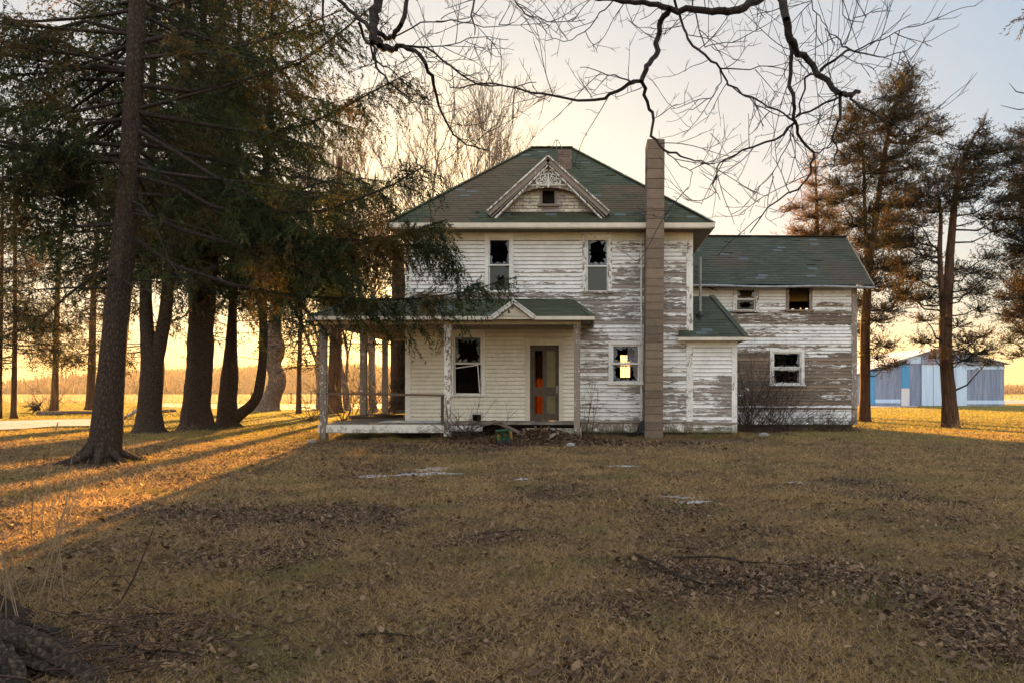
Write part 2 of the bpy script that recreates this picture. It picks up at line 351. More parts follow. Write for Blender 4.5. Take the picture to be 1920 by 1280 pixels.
na = noise(Nn, Ll, mp, .35, 5, .6); nb = noise(Nn, Ll, mp, 2.2, 6, .7); nf = noise(Nn, Ll, mp, 45, 4, .75)
gr = ramp(Nn, [(.3, (.06, .035, .02)), (.45, (.13, .08, .035)), (.58, (.20, .135, .055)), (.72, (.10, .08, .03))]); Ll.new(nb.outputs[0], gr.inputs[0])
lf = mixc(Nn, Ll, nf.outputs[0], (.035, .022, .016), (.15, .10, .07))
mk = ramp(Nn, [(.40, (0, 0, 0)), (.62, (1, 1, 1))]); Ll.new(mth(Nn, Ll, 'ADD', attr(Nn, 'tone'), mth(Nn, Ll, 'MULTIPLY', mth(Nn, Ll, 'SUBTRACT', nb.outputs[0], .5), .8)), mk.inputs[0])
c = mixc(Nn, Ll, mk.outputs[0], gr.outputs[0], lf)
gn = ramp(Nn, [(.56, (0, 0, 0)), (.68, (1, 1, 1))]); Ll.new(na.outputs[0], gn.inputs[0])
c = mixc(Nn, Ll, mth(Nn, Ll, 'MULTIPLY', gn.outputs[0], .45), c, (.08, .095, .03))
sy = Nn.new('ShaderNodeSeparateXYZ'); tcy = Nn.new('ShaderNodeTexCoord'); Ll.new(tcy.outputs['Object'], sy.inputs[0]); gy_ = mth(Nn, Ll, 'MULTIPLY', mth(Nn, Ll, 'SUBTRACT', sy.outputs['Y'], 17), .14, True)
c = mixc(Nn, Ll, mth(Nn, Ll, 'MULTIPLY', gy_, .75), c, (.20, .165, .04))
c = mixc(Nn, Ll, mth(Nn, Ll, 'MULTIPLY', nf.outputs[0], .5), c, (.05, .035, .02))
Ll.new(c, b.inputs['Base Color']); b.inputs['Roughness'].default_value = 1; b.inputs['Specular IOR Level'].default_value = .1
bump(Nn, Ll, b, mth(Nn, Ll, 'ADD', nf.outputs[0], nb.outputs[0]), 1, .06)
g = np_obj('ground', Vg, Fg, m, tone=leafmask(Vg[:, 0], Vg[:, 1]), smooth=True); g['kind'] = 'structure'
# --- litter and grass (uncountable)
def ground_pts(n, ylo, yhi, power, rs):
    u = rs.uniform(0, 1, n); y = (ylo**power+u*(yhi**power-ylo**power))**(1/power)
    x = (rs.uniform(-420, 2260, n)-VX)/F*y; return x, y
def on_house(x, y): return ((x > -6.6) & (x < 4.1) & (y > 17) & (y < 27)) | ((x > 2.8) & (x < 8.8) & (y > 21.9) & (y < 27))
x, y = ground_pts(680000, 2.7, 30, .75, rs); lm = leafmask(x, y); keep = (rs.uniform(0, 1, len(x)) < (.20+.95*lm**1.2)) & ~on_house(x, y); x, y, lm = x[keep], y[keep], lm[keep]; n = len(x)
a = rs.uniform(0, 6.28, n); s = rs.gamma(4, .0027, n)*(1+.012*y)
u = np.stack([np.cos(a), np.sin(a), rs.normal(0, .4, n)], 1)*s[:, None]; v = np.stack([-np.sin(a), np.cos(a), rs.normal(0, .55, n)], 1)*(s*rs.uniform(.35, .8, n))[:, None]
p = np.stack([x, y, gz(x, y)+.003+s*rs.uniform(.0, .7, n)], 1)
k = nrm(np.cross(u, v))*(s*rs.uniform(-.7, .7, n))[:, None]
V = np.stack([p-u, p-v*.9+k*.5, p+u*1.1, p+v+k*.5], 1); tn = np.repeat(np.clip(rs.beta(1.2, 3.2, n), 0, 1), 4)
o = np_obj('leaf_litter', V, np.arange(4*n).reshape(-1, 4), M['leaf'], tone=tn); tag(o, 'brown fallen leaves scattered over the lawn', 'fallen leaves', kind='stuff')
for gname, gmat, specs in (('dry_grass', M['grass'], ((560000, 2.7, 9, .9, .055, .0048), (430000, 7, 22, .9, .08, .010))), ('lawn_grass', M['lawn'], ((220000, 17, 40, .9, .10, .014), (140000, 32, 80, 1.0, .15, .035)))):
  VV = []; TT = []
  for n, ylo, yhi, pw, ln, wd in specs:
    x, y = ground_pts(n, ylo, yhi, pw, rs)
    lm = leafmask(x, y); tuft = .5+.5*pn(x, y, 3.1, 21)
    keep = (rs.uniform(0, 1, len(x)) < np.clip(1.08-lm*.95, .08, 1)*(.45+.75*tuft)) & ~on_house(x, y); x, y, tuft = x[keep], y[keep], tuft[keep]; n = len(x)
    d = nrm(np.stack([rs.normal(0, .85, n), rs.normal(0, .85, n), rs.uniform(.12, .8, n)], 1))
    p = np.stack([x, y, gz(x, y)*np.clip(1.2-y/90, 0, 1)-.003], 1)
    VV.append(tris(p, d, ln*rs.uniform(.4, 1.25, n)*(.6+.7*tuft), np.full(n, wd), rs)); TT.append(np.repeat(np.clip(rs.normal(.45, .25, n)+.25*(tuft-.5), 0, 1), 3))
  V = np.concatenate(VV); o = np_obj(gname, V, tri_faces(len(V)//3), gmat, tone=np.concatenate(TT)); tag(o, 'short dry winter grass across the shaded front lawn' if gname == 'dry_grass' else 'greener short grass beyond the house and trees', 'grass', kind='stuff')
# --- far meadow: pale tall grass sheets as real blades
x = rs.uniform(-260, 320, 60000); y = rs.uniform(78, 260, 60000); n = len(x); d = nrm(np.stack([rs.normal(0, .25, n), rs.normal(0, .25, n), np.ones(n)], 1))
keep = ~((x > 20) & (x < 60) & (y < 95)); V = tris(np.stack([x, y, 0*x], 1), d, rs.uniform(.3, .75, n), np.full(n, .25), rs)[np.repeat(keep, 3)]
m_me = leafy('pale meadow grass', (.30, .22, .12), (.48, .38, .24), .35)
o = np_obj('meadow', V, tri_faces(len(V)//3), m_me, tone=rs.uniform(0, 1, len(V))); tag(o, 'pale tall grass of the far meadow', 'meadow grass', kind='stuff')
# --- far hill with woods
hx = np.linspace(-420, 330, 90); hy = np.linspace(430, 900, 16); X, Y = np.meshgrid(hx, hy)
hh = np.interp(X, [-420, -300, -200, -120, -60, 60, 180, 330], [15, 19, 22, 13, 8, 4, 2, 1])*np.clip((Y-430)/160, 0, 1)*(1+.10*pn(X, Y, .03, 8))
i = (np.arange(15)[:, None]*90+np.arange(89)[None]).ravel()
o = np_obj('hill', np.stack([X, Y, hh-.05], -1), np.stack([i, i+1, i+91, i+90], 1), simple('wooded hillside', (.12, .085, .055), 1, (.08, .06, .04), .05, bmp=0), smooth=True); o['kind'] = 'structure'
n = 26000; x = rs.uniform(-420, 420, n); y = rs.uniform(400, 640, n); h = np.interp(x, [-420, -300, -200, -120, -60, 60, 180, 420], [15, 19, 22, 13, 8, 4, 2, 1])*np.clip((y-430)/160, 0, 1)
p = np.stack([x, y, h-.3], 1); d = nrm(np.stack([rs.normal(0, .3, n), rs.normal(0, .3, n), np.ones(n)], 1))
V = tris(p, d, rs.uniform(3, 8, n)*(1+.25*pn(x, y, .05, 31)), rs.uniform(.8, 3, n), rs)
o = np_obj('far_woods', V, tri_faces(n), leafy('far bare woods', (.10, .065, .045), (.17, .12, .08), .2), tone=rs.uniform(0, 1, 3*n)); tag(o, 'low bare woodland along the horizon behind the fields', 'woodland', kind='stuff')
# --- snow
def blob(name, c, rx, ry, rs, h=.02, n=26, label=None, group=None, kind=None, cat='snow patch'):
    n = 48; jag = rs.uniform(.72, 1.2, n); mb = MB(); a0 = rs.uniform(0, 6); ring = []
    for q, zz in ((1, .002), (.9, h), (.45, h*1.3)):
        ring.append([])
        for i in range(n):
            a = 6.2832*i/n; r = q*(1+.3*math.sin(2*a+a0)+.2*math.sin(5*a+2*a0)+.14*math.sin(9*a+a0*3))*(1+(jag[i]-1)*(q > .5))
            xx = c[0]+rx*r*math.cos(a); yy = c[1]+ry*r*math.sin(a); ring[-1].append((xx, yy, zz+(float(gz(np.array(xx), np.array(yy))) if c[1] < 60 else 0)))
    for A, B in zip(ring, ring[1:]):
        for i in range(n): mb.face((A[i], A[(i+1) % n], B[(i+1) % n], B[i]))
    mb.face(ring[-1]); o = mb.build(name, M['snow'], smooth=True)
    return tag(o, label, None if kind == 'structure' else cat, group, kind)
for px, py, rx, ry, lab in ((808, 879, .26, .2, 'rear lobe of the widest snow patch on the lawn in front of the porch'), (795, 889, .34, .16, 'front lobe of the widest snow patch on the lawn in front of the porch'),
        (978, 898, .11, .08, 'tiny white snow remnant alone on the lawn between the two larger snow patches'), (1282, 932, .16, .09, 'left part of the thin broken snow strip on the lawn below the block chimney'),
        (1302, 941, .15, .07, 'right part of the thin broken snow strip on the lawn below the block chimney'), (702, 892, .24, .08, 'faint snow patch on dark leaves left of the widest snow patch'),
        (1170, 873, .28, .04, 'thin long snow line on the grass in front of the block chimney'), (1492, 904, .10, .06, 'tiny snow remnant on the lawn below the wing window')):
    D = gy(py); blob('snow_patch', (P(px, py, D).x, D), rx, ry*1.3, rs, .008, label=lab, group='snow patches left on the lawn')
def strip(name, pts, mat, z=.006):
    mb = MB(); n = len(pts)//2; pts = [(x+0, y, z) for x, y in pts]
    for i in range(n-1): mb.face((pts[i], pts[i+1], pts[2*n-2-i], pts[2*n-1-i]))
    o = mb.build(name, mat); o['kind'] = 'structure'; return o
def gp(px, py): D = gy(py); return (P(px, py, D).x, D)
strip('snow_lane', [gp(-60, 810), gp(40, 806), gp(100, 801), gp(170, 800), gp(230, 797), gp(235, 790), gp(170, 787), gp(100, 788), gp(40, 790), gp(-60, 792)], M['snow'], .05)
strip('snow_field', [gp(290, 762), gp(400, 766), gp(480, 767), gp(560, 769), gp(700, 766), gp(760, 764), gp(760, 757), gp(700, 757), gp(560, 757), gp(480, 757), gp(400, 757), gp(290, 755)], M['snow'], .02)
strip('snow_bank', [gp(1628, 764), gp(1720, 763), gp(1720, 760), gp(1628, 759)], M['snow'], .03)
strip('snow_meadow', [gp(1880, 757), gp(2100, 757), gp(2100, 747), gp(1880, 747)], M['snow'], .02)

# ================================================================ HOUSE
rnd = random.Random(7)
HX0, HX1, HY0, HY1 = -4.885, 2.85, 18.5, 26.5
kM = HY0/F
def mx_(px): return (px-VX)*kM
def mz_(py): return EYE+(HY-py)*kM
kW = 22/F
def wx_(px): return (px-VX)*kW
def wz_(py): return EYE+(HY-py)*kW
house = empty('farmhouse', ((HX0+HX1)/2, HY0, 0), 'abandoned white clapboard farmhouse with green shingle roofs, peeling paint and broken windows', 'house')
def clap(mb, tf, u0, u1, z0, z1, ops=(), course=.108, wear=lambda u, z: .3, seg=.4, top=None):
    """rows of real lapped boards; tf(u, depth, z) -> world; top(u) clips a gable"""
    z = z0; row = 0
    while z < z1-1e-4:
        zt = min(z+course, z1); spans = [(u0, u1)]
        if top:
            ua, ub = top((z+zt)/2); spans = [(max(u0, ua), min(u1, ub))]
        for (a, c, bb, d) in ops:
            if zt > c+.004 and z < d-.004:
                ns = []
                for s0, s1 in spans:
                    if bb <= s0 or a >= s1: ns.append((s0, s1)); continue
                    if a > s0: ns.append((s0, a))
                    if bb < s1: ns.append((bb, s1))
                spans = ns
        joint = rnd.uniform(1.2, 3.6); tone = rnd.random(); jit = rnd.uniform(-.003, .003)
        for s0, s1 in spans:
            u = s0
            if s1-s0 < .005: continue
            while u < s1-1e-4:
                v = min(u+seg, s1)
                if s1-v < .06: v = s1
                if u-s0 > joint: tone = rnd.random(); joint += rnd.uniform(1.5, 4); jit = rnd.uniform(-.004, .004)
                wr = [wear(u, z)+.05, wear(v, z)+.05, wear(v, zt)-.05, wear(u, zt)-.05]
                lo = .024+jit
                ze_ = z+.0085
                mb.face((tf(u, lo, z), tf(v, lo, z), tf(v, lo-.002, ze_), tf(u, lo-.002, ze_)), .3, .93)  # narrow bare-wood strip paints the dark shadow line at each lap
                mb.face((tf(u, lo-.002, ze_), tf(v, lo-.002, ze_), tf(v, .004, zt), tf(u, .004, zt)), tone, wr)
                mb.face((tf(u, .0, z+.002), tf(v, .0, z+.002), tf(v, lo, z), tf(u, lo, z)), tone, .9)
                u = v
        z = zt; row += 1
def wall_in(mb, tf, u0, u1, z0, z1, ops, dep=-.12):
    """inner face of a wall with its openings and reveals"""
    us = sorted(set([u0, u1]+[v for o_ in ops for v in (o_[0], o_[2])])); zs = sorted(set([z0, z1]+[v for o_ in ops for v in (o_[1], o_[3])]))
    for a, c in zip(us, us[1:]):
        for e, f in zip(zs, zs[1:]):
            if any(a >= o_[0]-1e-6 and c <= o_[2]+1e-6 and e >= o_[1]-1e-6 and f <= o_[3]+1e-6 for o_ in ops): continue
            mb.face((tf(a, dep, e), tf(a, dep, f), tf(c, dep, f), tf(c, dep, e)))
    for a, e, c, f in ops:
        for p, q in (((a, e), (a, f)), ((a, f), (c, f)), ((c, f), (c, e)), ((c, e), (a, e))):
            mb.face((tf(p[0], 0, p[1]), tf(q[0], 0, q[1]), tf(q[0], dep, q[1]), tf(p[0], dep, p[1])))
tfF = lambda y: (lambda u, d, z: (u, y-d, z))
tfB = lambda y: (lambda u, d, z: (u, y+d, z))
tfR = lambda x: (lambda u, d, z: (x+d, u, z))
tfL = lambda x: (lambda u, d, z: (x-d, u, z))
W1 = (mx_(916), mz_(546), mx_(956), mz_(446)); W2 = (mx_(1100), mz_(547), mx_(1140), mz_(447)); W3 = (mx_(851), mz_(739), mx_(903), mz_(630))
DR = (mx_(994), mz_(790), mx_(1048), mz_(647)); W4 = (mx_(1147), mz_(717), mx_(1199), mz_(646)); VT = (mx_(886), mz_(791), mx_(902), mz_(776))
def wear_main(u, z):
    if z < 3.05 and u < -.2: return .06 if z > 1 else .14
    if u < -.2 and z < 3.6: return .3
    v = .30
    if z > 4.55: v = .16 if u < .9 else .30
    elif z > 3.9: v = .34+.06*(4.55-z) if u < .6 else .50
    else: v = .56 if u < .6 else .5
    if u > .2: v += .08
    if z < 3.0 and u > -.2: v = .46 + .10*math.sin(u*2.1+z*3)
    if z < .7: v = .52
    return v
mb = MB(); opsF = [W1, W2, W3, DR, W4, VT]
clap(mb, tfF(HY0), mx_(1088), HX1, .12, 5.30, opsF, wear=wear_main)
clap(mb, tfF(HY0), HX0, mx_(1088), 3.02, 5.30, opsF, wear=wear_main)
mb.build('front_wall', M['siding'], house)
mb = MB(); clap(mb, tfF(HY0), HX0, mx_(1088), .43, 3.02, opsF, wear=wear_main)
mb.build('porch_wall', M['siding_cream'], house)['label'] = 'sheltered cream wall under the porch roof'
BW = [(1.28, 1.78, 1.70, 2.64), (-2.95, .5, -2.05, 2.6)]  # second opening is unseen, added to let sun strike the hanging blanket
mb = MB(); wo = lambda u, z: .45
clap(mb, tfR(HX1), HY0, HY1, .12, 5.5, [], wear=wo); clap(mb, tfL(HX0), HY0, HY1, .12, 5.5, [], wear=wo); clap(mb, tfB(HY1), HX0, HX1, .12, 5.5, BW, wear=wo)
mb.build('side_walls', M['siding'], house)
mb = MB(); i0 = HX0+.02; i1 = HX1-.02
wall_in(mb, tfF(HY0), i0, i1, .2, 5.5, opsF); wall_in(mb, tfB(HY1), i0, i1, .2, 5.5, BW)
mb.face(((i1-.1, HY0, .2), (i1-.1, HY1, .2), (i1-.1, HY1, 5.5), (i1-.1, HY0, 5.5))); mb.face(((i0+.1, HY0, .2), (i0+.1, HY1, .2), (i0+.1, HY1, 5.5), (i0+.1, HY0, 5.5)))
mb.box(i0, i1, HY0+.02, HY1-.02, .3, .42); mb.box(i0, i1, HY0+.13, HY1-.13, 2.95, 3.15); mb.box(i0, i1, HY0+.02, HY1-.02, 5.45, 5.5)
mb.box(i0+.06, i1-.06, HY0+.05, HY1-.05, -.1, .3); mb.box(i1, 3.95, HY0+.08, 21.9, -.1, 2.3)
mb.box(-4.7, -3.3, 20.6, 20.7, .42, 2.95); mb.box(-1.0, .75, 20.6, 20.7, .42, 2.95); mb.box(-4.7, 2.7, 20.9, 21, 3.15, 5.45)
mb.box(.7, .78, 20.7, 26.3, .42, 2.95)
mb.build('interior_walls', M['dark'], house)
# corner boards, frieze
mb = MB()
mb.box(HX1-.15, HX1+.028, HY0-.028, HY0-.002, .12, 5.30, .4, .42); mb.box(HX1+.002, HX1+.03, HY0-.002, HY0+.12, .12, 5.5, .4, .42)
mb.build('corner_board', M['trim'], house)
mb = MB(); mb.box(HX0-.028, HX0+.12, HY0-.028, HY0-.002, .43, 5.30, .5, .33); mb.build('corner_board', M['trim'], house)
mb = MB(); mb.box(HX0-.03, HX1+.03, HY0-.032, HY0-.003, 5.302, 5.515, .4, .22); mb.build('frieze_board', M['beam'], house)
mb = MB(); x = mx_(1082)
mb.box(mx_(1090), HX1+.02, HY0-.06, HY0-.021, .16, .36, .6, .55); mb.box(mx_(1090), HX1+.03, HY0-.09, HY0-.021, .38, .42, .6, .8); mb.build('foundation_board', M['trim'], house)

# ---- windows
def broken(mb, x0, x1, z0, z1, y, hole, seed, cx=.5, cz=.5):
    """pane with a jagged hole: hole = (rx, rz) as fraction of half size; 0 leaves the pane whole"""
    r = random.Random(seed); n = 22; C_ = (x0+(x1-x0)*cx, z0+(z1-z0)*cz); hw = (x1-x0)/2; hh = (z1-z0)/2; o_ = []; i_ = []
    angs = sorted([6.2832*k/n+r.uniform(-.1, .1) for k in range(n)]+[math.atan2(sz*hh, sx*hw) % 6.2832 for sx in (-1, 1) for sz in (-1, 1)])
    for k, a in enumerate(angs):
        c, s = math.cos(a), math.sin(a); t = 1e9
        if c > 1e-6: t = min(t, (x1-C_[0])/c)
        if c < -1e-6: t = min(t, (x0-C_[0])/c)
        if s > 1e-6: t = min(t, (z1-C_[1])/s)
        if s < -1e-6: t = min(t, (z0-C_[1])/s)
        o_.append((C_[0]+c*t, y, C_[1]+s*t))
        q = min(.97, (hole[0] if k % 2 else hole[1])*r.uniform(.78, 1.12)); i_.append((C_[0]+c*t*q, y, C_[1]+s*t*q))
    m_ = len(angs)
    for k in range(m_): mb.face((o_[k], o_[(k+1) % m_], i_[(k+1) % m_], i_[k]))
def window(root, w, y, cas=.085, head=None, split=.5, upper=None, lower=None, sill=True, wear=.3, lname=None, sw=.04, tone=.5, low_off=0):
    x0, z0, x1, z1 = w; xm = []
    fr = MB(); hd = head or cas
    fr.box(x0-cas, x0, y-.034, y+.10, z0, z1+.001, tone, wear); fr.box(x1, x1+cas, y-.034, y+.10, z0, z1+.001, tone, wear)
    fr.box(x0-cas-.003, x1+cas+.003, y-.040, y+.10, z1, z1+hd, tone, wear)
    if hd > .1: fr.box(x0-cas-.03, x1+cas+.03, y-.075, y-.002, z1+hd, z1+hd+.035, tone, wear)
    f = fr.build('window', M['trim'], root)
    if lname: f['label'] = lname
    s = MB(); s.box(x0-cas-.03, x1+cas+.03, y-.085, y+.1, z0-.05, z0, tone, wear+.15); s.build('sill', M['trim'], f)
    zm = z0+(z1-z0)*split
    for nm, (a, c, yy, sp) in (('upper', (zm-.018, z1, y+.0, upper)), ('lower', (z0, zm+.018+low_off, y+.035, lower))):
        if sp is None: continue
        s = MB(); q = sw
        s.box(x0+.002, x0+q, yy, yy+.032, a, c, .5, .12); s.box(x1-q, x1-.002, yy, yy+.032, a, c, .5, .12)
        s.box(x0+q, x1-q, yy+.001, yy+.031, a, a+q, .5, .12); s.box(x0+q, x1-q, yy+.001, yy+.031, c-q, c, .5, .12)
        so_ = s.build('sash', M['sash'], f)
        if sp != 'empty':
            p_ = MB(); broken(p_, x0+q-.004, x1-q+.004, a+q-.004, c-q+.004, yy+.016, sp[0], sp[1], *sp[3:])
            p_.build('pane', M[sp[2]], f)
    return f
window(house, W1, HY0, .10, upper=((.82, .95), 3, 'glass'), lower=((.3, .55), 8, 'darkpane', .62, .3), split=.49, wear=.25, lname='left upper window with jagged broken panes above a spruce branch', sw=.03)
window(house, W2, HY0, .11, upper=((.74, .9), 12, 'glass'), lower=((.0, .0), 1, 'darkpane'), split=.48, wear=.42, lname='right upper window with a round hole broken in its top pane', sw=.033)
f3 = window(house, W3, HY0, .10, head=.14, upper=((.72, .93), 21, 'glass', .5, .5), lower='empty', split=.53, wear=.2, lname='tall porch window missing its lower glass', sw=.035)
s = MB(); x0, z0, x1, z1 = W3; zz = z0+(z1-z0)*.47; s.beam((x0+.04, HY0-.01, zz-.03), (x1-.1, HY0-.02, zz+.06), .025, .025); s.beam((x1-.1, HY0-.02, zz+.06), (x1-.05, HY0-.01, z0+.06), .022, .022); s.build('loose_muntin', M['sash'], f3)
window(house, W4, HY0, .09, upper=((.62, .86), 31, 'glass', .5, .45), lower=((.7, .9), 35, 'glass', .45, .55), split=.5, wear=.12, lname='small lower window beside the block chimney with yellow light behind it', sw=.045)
# foundation vent
mb = MB(); a, c, bb, d = VT; mb.box(a-.03, a, HY0-.04, HY0+.05, c-.03, d+.03); mb.box(bb, bb+.03, HY0-.04, HY0+.05, c-.03, d+.03); mb.box(a, bb, HY0-.038, HY0+.05, d, d+.03); mb.box(a, bb, HY0-.038, HY0+.05, c-.05, c-.0); mb.build('crawl_vent', M['trim'], house)
mb = MB(); x0, z0, x1, z1 = BW[0]
for xx in (x0, (x0+x1)/2-.015, x1-.03): mb.box(xx, xx+.03, HY1-.05, HY1+.03, z0, z1)
mb.box(x0, x1, HY1-.045, HY1+.025, (z0+z1)/2, (z0+z1)/2+.03); mb.build('rear_window', M['sash'], house)
# ---- door
x0, z0, x1, z1 = DR; c_ = MB(); cw = .125
c_.box(x0-cw, x0, HY0-.034, HY0+.10, .43, z1, .5, .12); c_.box(x1, x1+cw, HY0-.034, HY0+.10, .43, z1, .5, .12)
c_.box(x0-cw-.002, x1+cw+.002, HY0-.038, HY0+.10, z1, z1+.17, .5, .10); c_.box(x0-cw-.05, x1+cw+.05, HY0-.09, HY0-.002, z1+.17, z1+.20, .5, .2)
c_.build('door_frame', M['beam'], house)
d = MB(); yy = HY0+.02; dx = [x0+.0, mx_(1003), mx_(1017), mx_(1025), mx_(1041), x1]; dz = [z0+.03, mz_(775), mz_(742), mz_(725), mz_(657), z1]
for a, bb in ((0, 1), (2, 3), (4, 5)): d.box(dx[a]+.003, dx[bb]-.003*(bb == 5), yy, yy+.035, dz[0], dz[5]-.004)
for a, bb in ((1, 2), (3, 4)):
    for e, f in ((0, 1), (2, 3), (4, 5)): d.box(dx[a], dx[bb], yy+.002, yy+.033, dz[e], dz[f]-.004*(f == 5))
door = d.build('door', M['door'], house)
p_ = MB(); p_.box(dx[3]-.001, dx[4]+.001, yy+.012, yy+.02, dz[3], dz[4]); p_.box(dx[3]-.001, dx[4]+.001, yy+.012, yy+.02, dz[1], dz[2]); p_.build('door_pane', simple('khaki dusty pane', (.15, .12, .05), .35, (.09, .075, .035), 4, bmp=0), door)
h_ = MB(); hx = mx_(1044.5); h_.box(hx-.022, hx+.022, yy-.012, yy, mz_(737), mz_(722)); h_.tube([(hx, yy-.01, mz_(733)), (hx, yy-.05, mz_(733)), (hx-.05, yy-.055, mz_(733))], .011, 8); h_.build('handle', M['metal'], door)
h_ = MB(); h_.box(x0-.0, x1+.0, HY0-.06, HY0+.04, z0-.015, z0+.025); h_.build('threshold', M['sash'], house)
# things inside
o = MB(); r = random.Random(4); ox0, ox1 = mx_(978), mx_(1021); n = 12; zt = 2.35  # cloth widened out of sight to the left to block a sun streak
for i in range(n):
    xa = ox0+(ox1-ox0)*i/n; xb = ox0+(ox1-ox0)*(i+1)/n; ya = 19.35+.05*math.sin(i*1.9); yb = 19.35+.05*math.sin((i+1)*1.9)
    o.face(((xa, ya, .45), (xb, yb, .45), (xb, yb, zt), (xa, ya, zt)), r.random()); o.face(((xa, ya+.006, .45), (xa, ya+.006, zt), (xb, yb+.006, zt), (xb, yb+.006, .45)), r.random())
tag(o.build('hanging_blanket', M['orange']), 'orange cloth hanging just inside the open storm door', 'blanket')
def curtain(px0, px1, py0, py1, D, lab, mat, seed):
    o = MB(); a = P(px0, py1, D); c = P(px1, py0, D); n = 14; r = random.Random(seed)
    for i in range(n):
        xa = a.x+(c.x-a.x)*i/n; xb = a.x+(c.x-a.x)*(i+1)/n; ya = D+.03*math.sin(i*1.7+seed); yb = D+.03*math.sin((i+1)*1.7+seed); zb = a.z+r.uniform(0, .12)
        o.face(((xa, ya, zb), (xb, yb, zb), (xb, yb, c.z), (xa, ya, c.z))); o.face(((xa, ya+.004, zb), (xa, ya+.004, c.z), (xb, yb+.004, c.z), (xb, yb+.004, zb)))
    tag(o.build('curtain', mat), lab, 'curtain')
curtain(1176, 1194, 646, 682, 18.75, 'torn grey curtain hanging inside the small window beside the block chimney', M['cloth'], 3)

# ---- roofs
def roof_plane(mb, eL, eR, tL, tR, course=.145, tab=.31, wear=lambda p: .5, lift=.012, drip=.03):
    eL, eR, tL, tR = map(Vector, (eL, eR, tL, tR)); nr = (eR-eL).cross(tL-eL)
    if nr.length < 1e-6: nr = (eR-eL).cross(tR-eL)
    nr.normalize()
    if nr.z < 0: nr = -nr
    hgt = ((tL+tR)/2-(eL+eR)/2); ex = (eR-eL).normalized(); sl_ = hgt-ex*hgt.dot(ex); n = max(1, int(round(sl_.length/course)))
    mb.face((eL, eR, tR, tL) if (tR-tL).length > .01 else (eL, eR, tR), .3, wear((eL+eR)/2))
    for i in range(n):
        t0, t1 = i/n, min(1, (i+1.12)/n); a, bb = eL.lerp(tL, t0), eR.lerp(tR, t0); c, d_ = eL.lerp(tL, t1), eR.lerp(tR, t1)
        w0 = (bb-a).length; off = (i % 2)*tab/2+rnd.uniform(-.03, .03); k = -off
        while k < w0:
            s0, s1 = max(0, k+.004), min(w0, k+tab-.004); k += tab
            if s1-s0 < .02: continue
            # clip the upper edge to the plane's own sides
            def top(s):
                p = a+ex*s; q = p+(c-a)-ex*((c-a).dot(ex)); lo = (c-a).dot(ex); hi = w0+(d_-bb).dot(ex); ss = min(max(s, lo), hi); return c+ex*(ss-lo)
            up = nr*lift*rnd.uniform(.7, 1.5)
            if rnd.random() < .008: up = nr*lift*3
            p0, p1 = a+ex*s0+up, a+ex*s1+up; q0, q1 = top(s0)+nr*.004, top(s1)+nr*.004; tn = rnd.random(); wv = wear((p0+p1)/2)
            mb.face((p0, p1, q1, q0), tn, wv); mb.face((p0-up, p1-up, p1, p0), tn, wv)
def wr_main(p):
    t = .18
    if p.x < -1.2 and p.z < 8.6: t = .62
    if p.x < -4.3: t = .35
    if .3 < p.x < 2.2 and 6.1 < p.z < 7.2: t = .55
    if p.z < 6.05: t = .15 if p.x > -3 else t
    return t
E = [Vector((-5.25, 18.0, 5.66)), Vector((3.35, 18.0, 5.66)), Vector((3.35, 27.0, 5.66)), Vector((-5.25, 27.0, 5.66))]; RL = Vector((-1.83, 22.5, 9.23)); RR = Vector((-.49, 22.5, 9.23))
mb = MB(); roof_plane(mb, E[0], E[1], RL, RR, wear=wr_main); roof_plane(mb, E[1], E[2], RR, RR, wear=wr_main); roof_plane(mb, E[2], E[3], RR, RL, wear=wr_main); roof_plane(mb, E[3], E[0], RL, RL, wear=wr_main)
for a, bb in ((E[0], RL), (E[1], RR), (RL, RR)):   # ridge and hip caps
    n = int((bb-a).length/.28)
    for i in range(n): mb.beam(a.lerp(bb, i/n)+Vector((0, 0, .018)), a.lerp(bb, (i+1.1)/n)+Vector((0, 0, .026)), .2, .016, tone=rnd.random(), wear=.4)
roof = mb.build('roof', M['shingle'], house)
mb = MB(); z = 5.535
for a, bb in ((0, 1), (1, 2), (2, 3), (3, 0)):
    p, q = E[a], E[bb]; c = Vector((-.95, 22.5, 5.6)); inn = lambda v: Vector((min(max(v.x, HX0-.02), HX1+.02), min(max(v.y, HY0-.02), HY1+.02), z-.015))
    mb.face((Vector((p.x, p.y, z)), Vector((q.x, q.y, z)), inn(q), inn(p)), .5, .35)
mb.build('soffit', M['bare'], roof)
mb = MB(); mb.box(-5.27, 3.37, 17.965, 18.0, 5.535, 5.652, .5, .25); mb.box(3.352, 3.385, 17.99, 27, 5.535, 5.652, .5, .3); mb.box(-5.285, -5.252, 17.99, 27, 5.535, 5.652, .5, .3); mb.box(-5.2, 3.3, 17.985, 18.06, 5.51, 5.533, .5, .3)
mb.build('fascia', M['beam'], roof)
# ragged metal flashings
flm = simple('bent blue grey flashing', (.2, .24, .28), .5, (.1, .11, .12), 8)
for px, py, D in ((1200, 408, 17.72), (1206, 404, 17.75), (1250, 406, 17.75), (1254, 410, 17.72), (905, 404, 18.2), (898, 405, 18.15), (1150, 408, 18.15), (1158, 412, 18.05)):
    c = P(px, py, D+.35); r = rnd; q = [c+Vector((r.uniform(-.11, .11), r.uniform(-.1, .05), r.uniform(-.04, .09))) for _ in range(3)]; mb = MB(); mb.face(q); mb.face([v+Vector((0, .003, .003)) for v in q[::-1]]); mb.build('bent_flashing', flm, roof)
